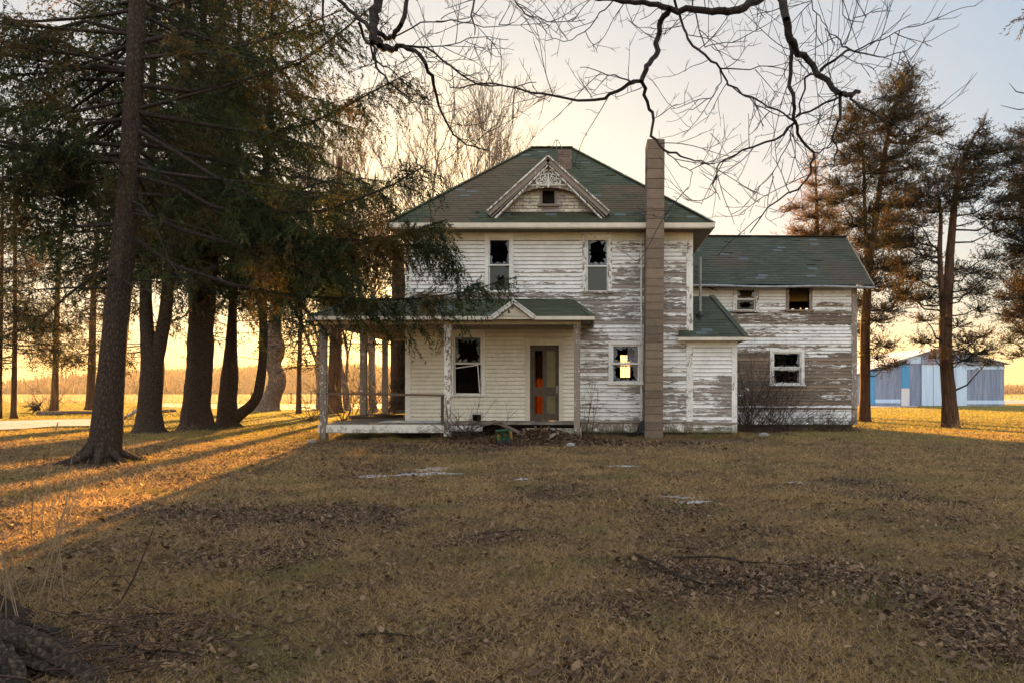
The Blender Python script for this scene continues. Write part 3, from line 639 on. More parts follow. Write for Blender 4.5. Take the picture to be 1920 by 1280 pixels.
# ---- front gable
gx = mx_(1029); ga = 7.48; gb = 6.0; hw = 1.57; mb = MB()
roof_plane(mb, (gx-hw-.05, 20.7, gb-.05), (gx-hw-.05, 18.16, gb-.05), (gx, 20.7, ga+.02), (gx, 18.16, ga+.02), wear=lambda p: .5)
roof_plane(mb, (gx+hw+.05, 18.16, gb-.05), (gx+hw+.05, 20.7, gb-.05), (gx, 18.16, ga+.02), (gx, 20.7, ga+.02), wear=lambda p: .3)
mb.build('gable_roof', M['shingle'], house)
gable = MB(); gw = (mx_(1017), mz_(384), mx_(1040), mz_(358))
clap(gable, tfF(HY0), gx-hw, gx+hw, gb-.02, ga-.1, [gw], course=.09, wear=lambda u, z: .60+.12*math.sin(u*5), seg=.12, top=lambda z: (gx-hw*(ga-z)/(ga-gb), gx+hw*(ga-z)/(ga-gb)))
gable = gable.build('gable', M['gable'], house)
mb = MB(); mb.box(gx-.6, gx+.6, HY0+.3, HY0+.35, gb, 7); mb.build('attic_lining', M['dark'], gable)
fr = MB(); a, c, bb, d = gw
fr.box(a-.055, a, HY0-.05, HY0+.06, c, d); fr.box(bb, bb+.055, HY0-.05, HY0+.06, c, d); fr.box(a-.057, bb+.057, HY0-.052, HY0+.06, d, d+.06); fr.box(a-.12, bb+.12, HY0-.09, HY0+.06, c-.06, c-.0, .5, .8); fr.build('attic_window', M['bare'], gable)
sl2 = (ga-gb)/hw
for sgn in (-1, 1):
    mb = MB(); A = Vector((gx, 18.20, ga-.07)); Bq = Vector((gx+sgn*(hw+.04), 18.20, gb-.07+.02))
    upv = Vector((sgn*sl2, 0, 1)).normalized()
    mb.beam(A, Bq, .06, .17, up=upv, tone=.6, wear=.66); mb.beam(A+Vector((0, -.02, .065)), Bq+Vector((0, -.02, .065)), .11, .035, up=upv, tone=.4, wear=.48)
    mb.beam(A+Vector((0, .05, -.15)), Bq+Vector((-sgn*.16, .05, -.15+.0)), .1, .045, up=upv, tone=.5, wear=.45); mb.beam(A+Vector((0, .02, -.1)), Bq+Vector((-sgn*.1, .02, -.1)), .1, .02, up=upv, tone=.8, wear=.8)
    mb.build('rake_board', M['trim'], gable)
mb = MB(); n = 28; top_ = []; bot = []          # arched collar board with a scalloped lower edge
for i in range(n+1):
    t = -1+2*i/n; x = gx+t*1.2; zt = ga-.26-abs(x-gx)*sl2; zb = 6.66-.50*abs(t)**2.3+.022*abs(math.sin(i*1.57)); zt = max(zt, zb+.012); top_.append((x, zt)); bot.append((x, zb))
for i in range(n):
    for y_, q in ((18.30, 1), (18.34, -1)):
        pts = [(bot[i][0], y_, bot[i][1]), (bot[i+1][0], y_, bot[i+1][1]), (top_[i+1][0], y_, top_[i+1][1]), (top_[i][0], y_, top_[i][1])]; mb.face(pts[::q], .5, .62)
    mb.face(((bot[i][0], 18.30, bot[i][1]), (bot[i][0], 18.34, bot[i][1]), (bot[i+1][0], 18.34, bot[i+1][1]), (bot[i+1][0], 18.30, bot[i+1][1])), .5, .6)
mb.build('collar_board', M['trim'], gable)
mb = MB()                                          # trefoil scroll, sunburst and pendant
def arc(cx, cz, r, a0, a1, n=8): return [(cx+r*math.cos(R(a0+(a1-a0)*i/n)), cz+r*math.sin(R(a0+(a1-a0)*i/n))) for i in range(n+1)]
for sgn in (-1, 1):
    pts = [(a_*.92, c_*.88-.05) for a_, c_ in arc(.27, .13, .085, -95, 120)+arc(.17, .27, .075, 0, 120)+arc(.06, .40, .075, 0, 110, 6)]
    mb.tube([(gx+sgn*a, 18.275, 6.76+c) for a, c in pts], .021, 6)
    mb.tube([(gx+sgn*a*.72, 18.28, 6.77+c*.72) for a, c in pts], .014, 6)
    for an in (10, 30, 50, 70): mb.beam((gx, 18.285, 6.76), (gx+sgn*.22*math.cos(R(an)), 18.285, 6.76+.25*math.sin(R(an))), .016, .016)
mb.tube([(gx, 18.26, 6.66), (gx, 18.26, 6.70), (gx, 18.26, 6.76), (gx, 18.26, 6.82), (gx, 18.26, 7.05)], [.012, .035, .014, .024, .016], 8)
mb.beam((gx-.5, 18.285, 6.735), (gx+.5, 18.285, 6.735), .03, .025)
mb.build('scrollwork', M['trim'], gable)
# ---- brick chimney + tripod
mb = MB(); cx0, cx1 = 1.41-2.05+.0, 0; D0 = 21.0; cx0 = P(1046, 0, D0).x; cx1 = P(1072, 0, D0).x; zt = 7.97+.0; zt = P(0, 281, D0).z; z = 7.3; r_ = 0
while z < zt:
    for i in range(3):
        ww = (cx1-cx0)/2.5; a = cx0+(i-(.5 if r_ % 2 else 0))*ww; a0 = max(cx0, a+.004); a1 = min(cx1, a+ww-.004)
        if a1-a0 > .02: mb.box(a0, a1, D0+rnd.uniform(0, .006), D0+.4, z+.004, z+.071, rnd.random())
    z += .075; r_ += 1
ch = mb.build('brick_chimney', M['brick'], roof); mb = MB(); mb.box(cx0+.008, cx1-.008, D0+.012, D0+.39, 7.0, zt-.02); mb.build('mortar', M['mortar'], ch)
mb = MB(); t = P(1044, 263, 22.4); 
for dx_ in (-.17, -.01, .17): mb.tube([(t.x+dx_, 22.4, 9.18), (t.x+dx_*.25, 22.4, t.z)], .012, 6)
mb.tube([(t.x-.04, 22.4, t.z), (t.x+.04, 22.4, t.z)], .014, 6); mb.build('antenna_tripod', M['metal'], roof)
# ---- block chimney
mb = MB(); z = 0; k = 0
while z < 7.78:
    t = z/7.8; xc = P(1226, 0, 17.8).x+.06*t; hh = .208 if z < 4 else .26; y0 = 17.80+rnd.uniform(-.004, .004)
    mb.box(xc-.235+.01*t, xc+.235-.01*t, y0, 18.46, z+.008, min(z+hh-.008, 7.8), rnd.random()); z += hh
bc = mb.build('block_chimney', M['block'], house); bc['label'] = 'tall brown concrete block chimney on the front wall'
mb = MB(); xc = P(1226, 0, 17.8).x
for i in range(12): t = i/12; mb.box(xc+.06*t-.222, xc+.06*t+.222, 17.812, 18.45, 7.76*t, 7.76*(i+1)/12-.0005*i)
mb.build('mortar', M['mortar'], bc)
mb = MB(); mb.box(xc-.30, xc-.255, HY0-.05, HY0-.02, .3, 5.5, .5, .35); mb.build('chimney_trim', M['trim'], house)

# ---- porch
pz = .43; PB = 17.0; beamz = 2.88
mb = MB(); r = rnd
xx = -6.56
while xx < mx_(1082)-.02:
    yb = 22.2 if xx < HX0-.05 else HY0-.03
    mb.box(xx+.003, xx+.105, PB-.04+r.uniform(-.01, .01), yb, pz-.03, pz+r.uniform(-.002, .003), r.random(), .5); xx += .108
deck = mb.build('porch_floor', M['bare'], house)
mb = MB(); a = P(598, 0, PB).x; bb = P(838, 0, PB).x; mb.box(a, bb, PB-.045, PB-.01, .20, .40, .4, .2); mb.box(a, a+.03, PB-.01, 22.2, .2, .4, .4, .35); mb.build('porch_skirt', M['trim'], house); mb = MB(); mb.box(bb+.006, P(905, 0, PB).x, PB-.035, PB-.005, .24, .38, .4, .42); mb.build('porch_skirt', M['trim'], house); mb = MB()
mb.box(P(985, 0, PB).x, P(1090, 0, PB).x, PB+.2, PB+.24, .14, .30, .4, .4); mb.build('porch_skirt', M['trim'], house)
def post(px, D, wpx=12, z0=pz, z1=beamz, lean=0, wear=.5, wd=None):
    c = P(px, 0, D); hw_ = (wd or wpx/F*D)/2; mb = MB()
    mb.beam((c.x+lean, D, z0), (c.x, D, z1), hw_*2, hw_*2, up=(0, 1, 0), tone=rnd.random(), wear=wear)
    for zz in (z0+.06, z1-.06): mb.box(c.x-hw_-.015, c.x+hw_+.015, D-hw_-.015, D+hw_+.015, zz-.04, zz+.04, .5, wear)
    mb.build('porch_post', M['trim'], house)
post(607, PB, 11, wear=.68, z0=.02); post(840, PB, 12, wear=.45, z0=.1); post(1082, PB, 11.5, wear=.62, z0=.05, lean=.0)
post(682, 19.95, 11, wear=.7); post(722, 22.1, 9, wear=.7)
mb = MB(); mb.box(-6.58, P(1088, 0, PB).x, PB-.07, PB+.07, beamz, 3.02, .4, .12); mb.box(-6.60, -6.46, PB+.07, 22.25, beamz, 3.02, .6, .5); mb.box(-6.46, HX0-.03, 22.1, 22.25, beamz, 3.02, .6, .5)
mb.box(P(1080, 0, PB).x, P(1088, 0, PB).x+.01, PB+.07, HY0-.03, beamz, 3.02, .4, .3); mb.build('porch_beam', M['beam'], house)
mb = MB(); yy = 16.62; xr_ = .13; mb.face(((-6.72, yy, 3.0), (xr_, yy, 3.0), (xr_, HY0-.03, 3.0), (-6.72, HY0-.03, 3.0))); mb.face(((-6.72, HY0-.03, 3.0), (HX0-.02, HY0-.03, 3.0), (HX0-.02, 22.5, 3.0), (-6.72, 22.5, 3.0))); mb.build('porch_ceiling', M['bare'], house)
EL = Vector((-6.74, 16.6, 3.03)); ER = Vector((xr_+.02, 16.6, 3.03)); TL = Vector((-6.15, 18.5, 3.72)); TR = Vector((mx_(1072), 18.48, 3.66))
mb = MB(); wp = lambda p: .2 if p.x > -3.5 else .42
roof_plane(mb, EL, ER, TL, TR, wear=wp); roof_plane(mb, ER, (xr_+.02, 18.48, 3.03), TR, TR, wear=wp)
roof_plane(mb, (-6.74, 22.6, 3.03), EL, (-6.15, 21.5, 3.72), TL, wear=wp); roof_plane(mb, (HX0-.02, 22.6, 3.03), (-6.74, 22.6, 3.03), (HX0-.02, 21.5, 3.72), (-6.15, 21.5, 3.72), wear=wp)
mb.face(((-6.15, 18.5, 3.72), (HX0-.02, 18.5, 3.73), (HX0-.02, 21.5, 3.73), (-6.15, 21.5, 3.72)), .4, .6)
for a, bb in ((EL, TL), (ER, TR)):
    n = 9
    for i in range(n): mb.beam(a.lerp(bb, i/n)+Vector((0, 0, .02)), a.lerp(bb, (i+1.1)/n)+Vector((0, 0, .028)), .16, .014, tone=rnd.random(), wear=.3)
mb.build('porch_roof', M['shingle'], house)
mb = MB(); gl, grr = P(925, 0, 16.6).x, P(1002, 0, 16.6).x
mb.box(-6.76, gl, 16.575, 16.62, 2.955, 3.04, .4, .12); mb.box(grr, xr_+.03, 16.575, 16.62, 2.955, 3.04, .4, .12); mb.box(xr_+.03, xr_+.065, 16.58, HY0-.03, 2.955, 3.04, .6, .4); mb.box(-6.79, -6.755, 16.58, 22.6, 2.955, 3.04); mb.build('porch_fascia', M['beam'], house)
gc = (gl+grr)/2; gzp = P(0, 566, 16.55).z; mb = MB(); mb.face(((gl+.05, 16.60, 2.97), (grr-.05, 16.60, 2.97), (gc, 16.60, gzp-.08)), .4, .35)
pg = mb.build('porch_gable', M['gable'], house); mb = MB()
for sgn, e in ((-1, gl), (1, grr)):
    upv = Vector((sgn*.9, 0, 1)).normalized(); mb.beam((gc, 16.55, gzp), (e, 16.55, 3.0), .07, .085, up=upv, tone=.4, wear=.4); mb.beam((gc, 16.54, gzp+.04), (e+sgn*.03, 16.54, 3.04), .11, .025, up=upv, tone=.4, wear=.4)
mb.build('rake_board', M['trim'], pg); mb = MB()
roof_plane(mb, (gl, 18.2, 3.02), (gl, 16.56, 3.02), (gc, 18.2, gzp+.05), (gc, 16.56, gzp+.05)); roof_plane(mb, (grr, 16.56, 3.02), (grr, 18.2, 3.02), (gc, 16.56, gzp+.05), (gc, 18.2, gzp+.05)); mb.build('gable_roof', M['shingle'], pg)
mb = MB(); zr = P(0, 739, PB).z; mb.beam((-6.5, PB, zr+.02), (P(836, 0, PB).x, PB, zr-.02), .06, .055, tone=.8, wear=.8); mb.build('porch_rail', M['boards'], house)
mb = MB(); mb.beam((-6.5, PB+.1, zr+.02), (-6.5, 19.9, zr+.01), .06, .055); mb.beam((-6.5, 20, zr+.01), (-6.5, 22.1, zr+.0), .06, .055); mb.build('porch_rail', M['boards'], house)
mb = MB(); mb.beam((-6.4, 22.1, zr), (HX0-.05, 22.1, zr), .06, .05); mb.build('porch_rail', M['boards'], house)
mb = MB(); a = P(829, 0, PB).x; mb.box(a-.04, a+.03, PB+.03, PB+.07, pz, zr, .7, .8); mb.build('rail_end_board', M['boards'], house)
# wreckage lying on the porch floor
for i, (a, bb, lab) in enumerate((((-6.35, 18.3, .56), (-5.1, 20.2, .62), 'long dark board lying askew on the porch floor behind the left post'), ((-6.3, 20.2, .52), (-4.95, 21.6, .5), 'short dark board at the back end of the porch floor'), ((-5.9, 21.3, .64), (-4.95, 20.6, .56), 'crossed dark plank leaning on the back porch boards'))):
    mb = MB(); mb.beam(a, bb, .18, .03, tone=.7); mb.beam((a[0], a[1], a[2]-.05), ((a[0]+bb[0])/2, (a[1]+bb[1])/2, a[2]-.06), .09, .07); tag(mb.build('loose_board', M['boards']), lab, 'board', 'loose boards on the porch floor')
mb = MB(); c = P(790, 784, 17.7)
mb.box(c.x-1.0, c.x+.9, 17.35, 18.2, pz+.006, pz+.022, .5, .3); mb.box(c.x-.9, c.x+.8, 17.45, 18.1, pz+.022, pz+.026); tag(mb.build('pale_board', simple('pale painted panel', (.5, .52, .48), .7, (.3, .32, .3), 4)), 'pale flat panel lying on the porch floor against the wall', 'board')

# ---- lean-to entry
LX1 = mx_(1380); mb = MB(); wl = lambda u, z: .16 if z > 1.7 else (.47 if z > .5 else .45)
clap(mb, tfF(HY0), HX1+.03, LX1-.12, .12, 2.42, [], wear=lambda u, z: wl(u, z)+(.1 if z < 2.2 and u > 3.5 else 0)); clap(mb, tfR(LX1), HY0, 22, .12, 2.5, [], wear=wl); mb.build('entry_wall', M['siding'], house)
mb = MB(); mb.box(LX1-.12, LX1+.026, HY0-.026, HY0-.001, .12, 2.42, .5, .34); mb.box(LX1+.001, LX1+.028, HY0-.001, HY0+.1, .12, 2.42); mb.box(HX1-.15, LX1+.03, HY0-.033, HY0-.004, 2.422, 2.58, .3, .1); mb.box(HX1, LX1+.02, HY0-.07, HY0-.021, .34, .39, .6, .7); mb.build('entry_trim', M['trim'], house)
e0 = Vector((mx_(1268), 18.22, 2.66)); e1 = Vector((4.27, 18.22, 2.66)); t0 = Vector((2.88, 20.0, 4.0)); t1 = Vector((3.67, 20.0, 4.0)); mb = MB(); we = lambda p: .12
roof_plane(mb, e0, e1, t0, t1, wear=we); roof_plane(mb, e1, (4.27, 22, 2.66), t1, (3.67, 22, 4.0), wear=we); mb.face((t0, t1, (3.67, 22, 4.0), (2.88, 22, 4.0)), .5, .2)
for i in range(10): mb.beam(e1.lerp(t1, i/10)+Vector((0, 0, .02)), e1.lerp(t1, (i+1.1)/10)+Vector((0, 0, .028)), .16, .014, tone=rnd.random()*.9, wear=.1)
er = mb.build('entry_roof', M['shingle_wing'], house)
mb = MB(); mb.box(e0.x, 4.29, 18.19, 18.225, 2.58, 2.665, .4, .3); mb.box(4.272, 4.305, 18.2, 22, 2.58, 2.665); mb.box(e0.x+.02, 4.27, 18.225, 18.47, 2.585, 2.595); mb.build('fascia', M['beam'], er)
mb = MB(); c = P(1313, 590, 19.05); mb.tube([(c.x, 19.05, 3.2), (c.x, 19.05, P(0, 482, 19.05).z)], .04, 10); vp = mb.build('vent_pipe', M['metal'], house)
mb = MB(); mb.lathe((c.x, 19.05, 3.15), [(.16, .02), (.16, .06), (.10, .12), (.11, .2), (.07, .24), (.045, .3)], 12); mb.build('pipe_boot', M['black'], vp)

# ---- wing
X0, X1w, Y0, Y1 = 2.87, wx_(1605), 22.0, 25.8; V5 = (wx_(1380), wz_(583), wx_(1417), wz_(541)); V6 = (wx_(1479), wz_(581), wx_(1517), wz_(541)); V7 = (wx_(1449), wz_(720), wx_(1502), wz_(660))
def wear_w(u, z):
    if z > 4.15: v = .22
    elif z > 3.75: v = .40
    elif z > 3.3: v = .62
    elif z > 2.75: v = .40
    elif z > 2.45: v = .55
    elif z > .70: v = .80+.07*math.sin(u*1.7+z*2.2)
    else: v = .0
    if u > 7.3 and .7 < z < 3.2: v -= .10
    if u > 7.2 and z > 3.3: v += .12
    return v
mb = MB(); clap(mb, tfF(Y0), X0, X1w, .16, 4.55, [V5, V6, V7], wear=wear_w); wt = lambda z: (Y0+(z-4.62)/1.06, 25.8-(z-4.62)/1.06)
mb.build('wing_wall', M['siding_wing'], house)
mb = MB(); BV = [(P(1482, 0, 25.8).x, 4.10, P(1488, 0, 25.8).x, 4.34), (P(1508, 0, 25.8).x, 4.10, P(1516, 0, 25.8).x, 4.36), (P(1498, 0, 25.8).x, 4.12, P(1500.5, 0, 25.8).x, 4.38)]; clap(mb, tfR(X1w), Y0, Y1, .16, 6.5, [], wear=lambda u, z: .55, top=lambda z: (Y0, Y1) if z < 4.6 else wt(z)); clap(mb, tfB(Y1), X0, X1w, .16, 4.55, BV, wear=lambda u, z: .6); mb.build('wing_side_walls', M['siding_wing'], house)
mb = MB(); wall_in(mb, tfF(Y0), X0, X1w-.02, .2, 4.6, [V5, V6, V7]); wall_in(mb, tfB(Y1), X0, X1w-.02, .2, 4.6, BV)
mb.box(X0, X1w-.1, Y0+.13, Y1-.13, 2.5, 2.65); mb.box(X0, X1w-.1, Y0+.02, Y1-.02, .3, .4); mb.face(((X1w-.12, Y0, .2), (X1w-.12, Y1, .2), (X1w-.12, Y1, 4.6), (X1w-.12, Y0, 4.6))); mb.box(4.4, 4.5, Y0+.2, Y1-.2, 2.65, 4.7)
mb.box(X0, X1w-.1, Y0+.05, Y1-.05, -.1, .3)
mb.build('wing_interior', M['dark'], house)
mb = MB(); mb.box(X1w-.15, X1w+.027, Y0-.027, Y0-.002, .16, 4.55, .6, .62); mb.build('corner_board', M['trim'], house)
mb = MB(); mb.box(X0, X1w+.03, Y0-.05, Y0-.021, .66, .69, .9, .9); mb.build('ledge_board', M['boards'], house)
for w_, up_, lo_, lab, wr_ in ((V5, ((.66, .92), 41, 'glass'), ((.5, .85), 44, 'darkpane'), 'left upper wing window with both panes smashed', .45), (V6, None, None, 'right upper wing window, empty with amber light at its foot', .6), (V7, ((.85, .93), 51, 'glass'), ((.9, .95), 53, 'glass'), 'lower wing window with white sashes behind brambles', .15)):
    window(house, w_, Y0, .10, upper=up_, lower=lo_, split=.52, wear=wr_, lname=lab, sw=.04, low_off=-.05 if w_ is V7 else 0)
a = Vector((2.9, 21.6, 4.62)); bb = Vector((9.06, 21.6, 4.58)); c = Vector((2.9, 23.9, 6.66)); d = Vector((9.06, 23.9, 6.62)); ww_ = lambda p: .62 if (p.x < 5.1 and 5.2 < p.z < 5.8 and p.x > 4.1) else (.52 if p.x > 7.6 else (.18 if p.x < 4.6 else .42))
mb = MB(); roof_plane(mb, a, bb, c, d, wear=ww_); roof_plane(mb, (9.06, 26.2, 4.6), (2.9, 26.2, 4.6), d, c, wear=ww_)
n = 22
for i in range(n): mb.beam(c.lerp(d, i/n)+Vector((0, 0, .01)), c.lerp(d, (i+1.1)/n)+Vector((0, 0, .016)), .22, .014, tone=rnd.random(), wear=.6)
wr2 = mb.build('wing_roof', M['shingle_wing'], house)
mb = MB(); pts = [(2.9+6.2*i/12, 21.56, 4.55+.018*math.sin(i*.9)-.004*i) for i in range(13)]; mb.tube(pts, .045, 8); mb.build('gutter', M['metal'], wr2)
mb = MB(); mb.beam(bb+Vector((.015, 0, -.07)), d+Vector((.015, 0, -.07)), .04, .16, up=(0, -.66, .75)); mb.beam((9.075, 26.2, 4.53), d+Vector((.015, 0, -.07)), .04, .16, up=(0, .66, .75)); mb.face(((2.9, 21.62, 4.56), (9.05, 21.62, 4.56), (9.05, 22, 4.56), (2.9, 22, 4.56)), .5, .7); mb.build('rake_board', M['bare'], wr2)
mb = MB(); mb.beam(P(1322, 537, 21.9), P(1345, 545, 21.7), .04, .04); mb.build('broken_lath', M['boards'], house)
# ================================================================ BARN
BD = 60.0; kB = BD/F
def bx_(px): return (px-VX)*kB
def bz_(py): return EYE+(HY-py)*kB
barn = empty('barn', (bx_(1760), BD, 0), 'low metal pole barn with blue and grey corrugated panels beyond the right hand cedars', 'barn')
def ribmat(name, c, c2, streak=.5):
    m, N, L, b = newmat(name); tcn = N.new('ShaderNodeTexCoord'); wv = N.new('ShaderNodeTexWave'); wv.wave_type = 'BANDS'; wv.bands_direction = 'X'; wv.inputs['Scale'].default_value = 1.1; L.new(tcn.outputs['Object'], wv.inputs[0])
    mp = coords(N, L, (2.2, 2.2, .22)); n = noise(N, L, mp, 1.3, 6, .7); r = ramp(N, [(.35, c), (.65, c2)]); L.new(n.outputs[0], r.inputs[0]); L.new(r.outputs[0], b.inputs['Base Color'])
    b.inputs['Roughness'].default_value = .6; bump(N, L, b, wv.outputs[0], .6, .03); return m
grey = ribmat('grey corrugated metal', (.11, .15, .23), (.22, .28, .37)); pale = ribmat('pale blue metal', (.38, .52, .66), (.48, .61, .72)); blue = ribmat('bright blue metal', (.02, .22, .42), (.03, .28, .50)); bwhite = ribmat('white barn door', (.50, .49, .48), (.62, .60, .58)); broof = ribmat('pale barn roof', (.42, .40, .42), (.55, .53, .55))
XL, XR, XA = bx_(1600), bx_(1883), bx_(1765); ze = bz_(682); za = bz_(652); zl = bz_(704); BY = BD+14
mb = MB(); mb.face(((XL, BD, 0), (XR, BD, 0), (XR, BD, ze), (XA, BD, za), (XL, BD, zl))); mb.face(((XL, BY, 0), (XL, BD, 0), (XL, BD, zl), (XL, BY, zl))); mb.face(((XR, BD, 0), (XR, BY, 0), (XR, BY, ze), (XR, BD, ze))); mb.face(((XR, BY, 0), (XL, BY, 0), (XL, BY, zl), (XA, BY, za), (XR, BY, ze)))
mb.build('wall', grey, barn)
mb = MB(); o_ = .35
for s, (xe, z_) in ((-1, (XL, zl)), (1, (XR, ze))):
    a = Vector((XA, BD-o_, za+.05)); b_ = Vector((xe+s*o_, BD-o_, z_-.05)); c_ = Vector((xe+s*o_, BY+o_, z_-.05)); d_ = Vector((XA, BY+o_, za+.05)); up = Vector((0, 0, .07))
    mb.face((a, b_, c_, d_)); mb.face((a+up, d_+up, c_+up, b_+up)); mb.face((a, a+up, b_+up, b_)); mb.face((b_, b_+up, c_+up, c_))
mb.build('roof', broof, barn)
def pan(name, px0, px1, py0, py1, mat, dd, **k):
    mb = MB(); mb.box(bx_(px0), bx_(px1), BD-dd, BD-.01, max(.02, bz_(py1)), bz_(py0)); o = mb.build(name, mat, barn)
    for a, v in k.items(): o[a] = v
    return o
pan('blue_panel', 1630, 1640, 692, 758, blue, .05); pan('blue_panel', 1690, 1704, 683, 727, blue, .05); pan('side_door', 1689.5, 1704.5, 727.5, 761, bwhite, .08)
sd_ = pan('sliding_door', 1727, 1811, 683, 761, pale, .16); mb = MB(); mb.box(bx_(1725), bx_(1886), BD-.22, BD-.16, bz_(683), bz_(680.5)); mb.build('door_track', M['metal'], barn)
for px in (1748, 1769, 1790): mb = MB(); mb.box(bx_(px), bx_(px)+.03, BD-.18, BD-.161, .05, bz_(684)); mb.build('door_seam', M['metal'], sd_)
pan('translucent_panel', 1812, 1883, 685, 692, pale, .04); pan('base_panel', 1812, 1883, 750, 757, pale, .04); pan('base_panel', 1641, 1688, 748, 755, pale, .04)
pan('gable_panel', 1700, 1726, 668, 681, pale, .05)
mb = MB()
for i in range(18): x = XL+.3+(XR-XL)*i/18; mb.box(x, x+.04, BD-.03, BD-.002, .02, min(ze, zl+(za-zl)*max(0, (x-XL))/(XA-XL))-.25)
mb.build('wall_ribs', grey, barn)

# ================================================================ TREES
def Lp(root, pts): return [Vector(p)-root for p in pts]
def trace(pts, D, ext=None):
    out = []
    for q in pts:
        d = q[3] if len(q) > 3 else D; out.append((P(q[0], q[1], d), q[2]/F*d/2*.98/math.sqrt(1+((q[0]-VX)/F)**2)))
    return out
def trunk_mesh(mb, tr, root, n=22, lobes=.0, tone=.5, sub=5):
    """smooth tapering trunk through the traced centre line"""
    pts = [t[0]-root for t in tr]; rad = [t[1] for t in tr]; P_ = []; R_ = []; m_ = len(pts)
    for i in range(m_-1):
        p0, p1, p2, p3 = pts[max(i-1, 0)], pts[i], pts[i+1], pts[min(i+2, m_-1)]
        for k in range(sub):
            t = k/sub; t2 = t*t; t3 = t2*t
            P_.append(.5*((2*p1)+(p2-p0)*t+(2*p0-5*p1+4*p2-p3)*t2+(3*p1-p0-3*p2+p3)*t3)); R_.append(rad[i]*(1-t)+rad[i+1]*t)
    P_.append(pts[-1]); R_.append(rad[-1]); mb.tube(P_, R_, n, tone, .05, random, lobes); return P_, R_
class Fol:
    """collects limbs and needles of one tree"""
    def __init__(s, seed): s.rs = np.random.RandomState(seed); s.sv = []; s.sf = []; s.nv = []; s.nt = []; s.off = 0
    def segs(s, p0, p1, r0, r1, n=4):
        V, Fc = seg_tubes(p0, p1, r0, r1, n); s.sv.append(V); s.sf.append(Fc+s.off); s.off += len(V)
    def strands(s, S, r0, r1, k=3, n=3): s.segs(*strand_segs(S, r0, r1, k), n=n)
    def poly(s, pts, r0, r1, n=6):
        pts = np.array([list(p) for p in pts]); m_ = len(pts); r = np.linspace(r0, r1, m_); s.segs(pts[:-1], pts[1:], r[:-1], r[1:], n)
    def build(s, root, bmat, fmat, local=True):
        if s.sv: np_obj('branches', np.concatenate(s.sv), np.concatenate(s.sf), bmat, root, local=local)
        if s.nv: V = np.concatenate(s.nv); np_obj('crown', V, tri_faces(len(V)//3), fmat, root, tone=np.concatenate(s.nt), local=local)
def spruce_fill(F_, S, dens=1.0, nl=.075, nw=.019, sp=.021, lat=7.0, hang=9.0, latlen=.42, bare=.22, tone0=.35, hl=.32):
    """S main branches -> laterals -> hanging twigs -> needles"""
    rs_ = F_.rs; p, d, idx, t = spawn(S, lat*dens, bare, 1, R(52), .22, rs_, roll=.35, minn=2, up=-.12)
    Ln = (latlen*S[2][idx]*(1.05-t)+.18)*rs_.uniform(.5, 1.2, len(idx)); Ln = np.minimum(Ln, 1.5); S2 = (p, d, Ln, rs_.uniform(.1, .5, len(idx)))
    F_.strands(S2, .5*np.minimum(.012, .012*Ln+.003), np.full(len(Ln), .0025), 2)
    p, d, idx3, t = spawn(S2, hang*dens, .1, 1, R(60), .3, rs_, roll=.5, minn=1, up=-.55)
    L3 = rs_.uniform(.35, 1.15, len(idx3))*hl; S3 = (p, d, L3, rs_.uniform(.1, .5, len(idx3)))
    br = np.clip(rs_.normal(tone0, .2, len(Ln)), 0, 1)
    for SS, tt in ((S2, br), (S3, np.clip(br[idx3]+rs_.normal(0, .12, len(idx3)), 0, 1))):
        V, T = needles(SS, sp, nl, nw, tt, rs_); F_.nv.append(V); F_.nt.append(T)
def back_az(rs_): return lambda n: -math.pi/2+math.pi*rs_.choice([-1., 1.], n)*rs_.uniform(.34, 1, n)
def branch_set(F_, axis_pts, axis_r, z0, z1, n, len_f, rs_, az=None, down=.15, rise=.35):
    """n main branches leaving a trunk poly line"""
    ax = np.array([list(p) for p in axis_pts]); zz = rs_.uniform(z0, z1, n); zz.sort(); b = np.stack([np.interp(zz, ax[:, 2], ax[:, k]) for k in (0, 1)]+[zz], 1)
    a = rs_.uniform(0, 6.283, n) if az is None else az(n); ln = np.array([len_f(z) for z in zz])*rs_.uniform(.65, 1.1, n)
    d = nrm(np.stack([np.cos(a), np.sin(a), rs_.uniform(-down-.15, .22, n)], 1)); g = -rs_.uniform(-.12, rise, n)*.35
    g = rs_.uniform(-.22, .14, n); S = (b, d, ln, g); F_.strands(S, .0085*ln+.006, np.full(n, .005), 7, 5); return S
def poly_strands(pts):
    a = np.array([list(p) for p in pts]); v = a[1:]-a[:-1]; l = np.linalg.norm(v, axis=1); return (a[:-1], v/l[:, None], l, np.zeros(len(l)))

# ---- big near spruce, left
D1 = 11.8; root = P(192, 866, D1); root.z = 0
sp1 = empty('spruce_tree', root, 'biggest and nearest spruce, thick bare trunk, its boughs reaching over the porch roof', 'tree')
tr1 = trace([(194, 872, 84), (196, 852, 70), (199, 825, 66), (203, 780, 61), (208, 720, 56), (214, 650, 51), (221, 570, 49), (229, 480, 46), (236, 400, 43), (243, 300, 40), (250, 180, 37), (256, 60, 34), (260, -60, 31), (264, -220, 26), (268, -420, 19), (270, -650, 9)], D1)
mb = MB(); ax1, ar1 = trunk_mesh(mb, tr1, root, 30, lobes=.35); rr_ = random.Random(9)
for i in range(9):
    a = i*.7+.3; q = Vector((math.cos(a), math.sin(a), 0)); mb.tube([q*.10+Vector((0, 0, .40)), q*.27+Vector((0, 0, .15)), q*(.42+rr_.random()*.14)+Vector((0, 0, .05)), q*(.7+rr_.random()*.3)+Vector((0, 0, -.06))], [.07, .08, .05, .015], 7)
mb.build('trunk', M['bark'], sp1, smooth=True, local=True)
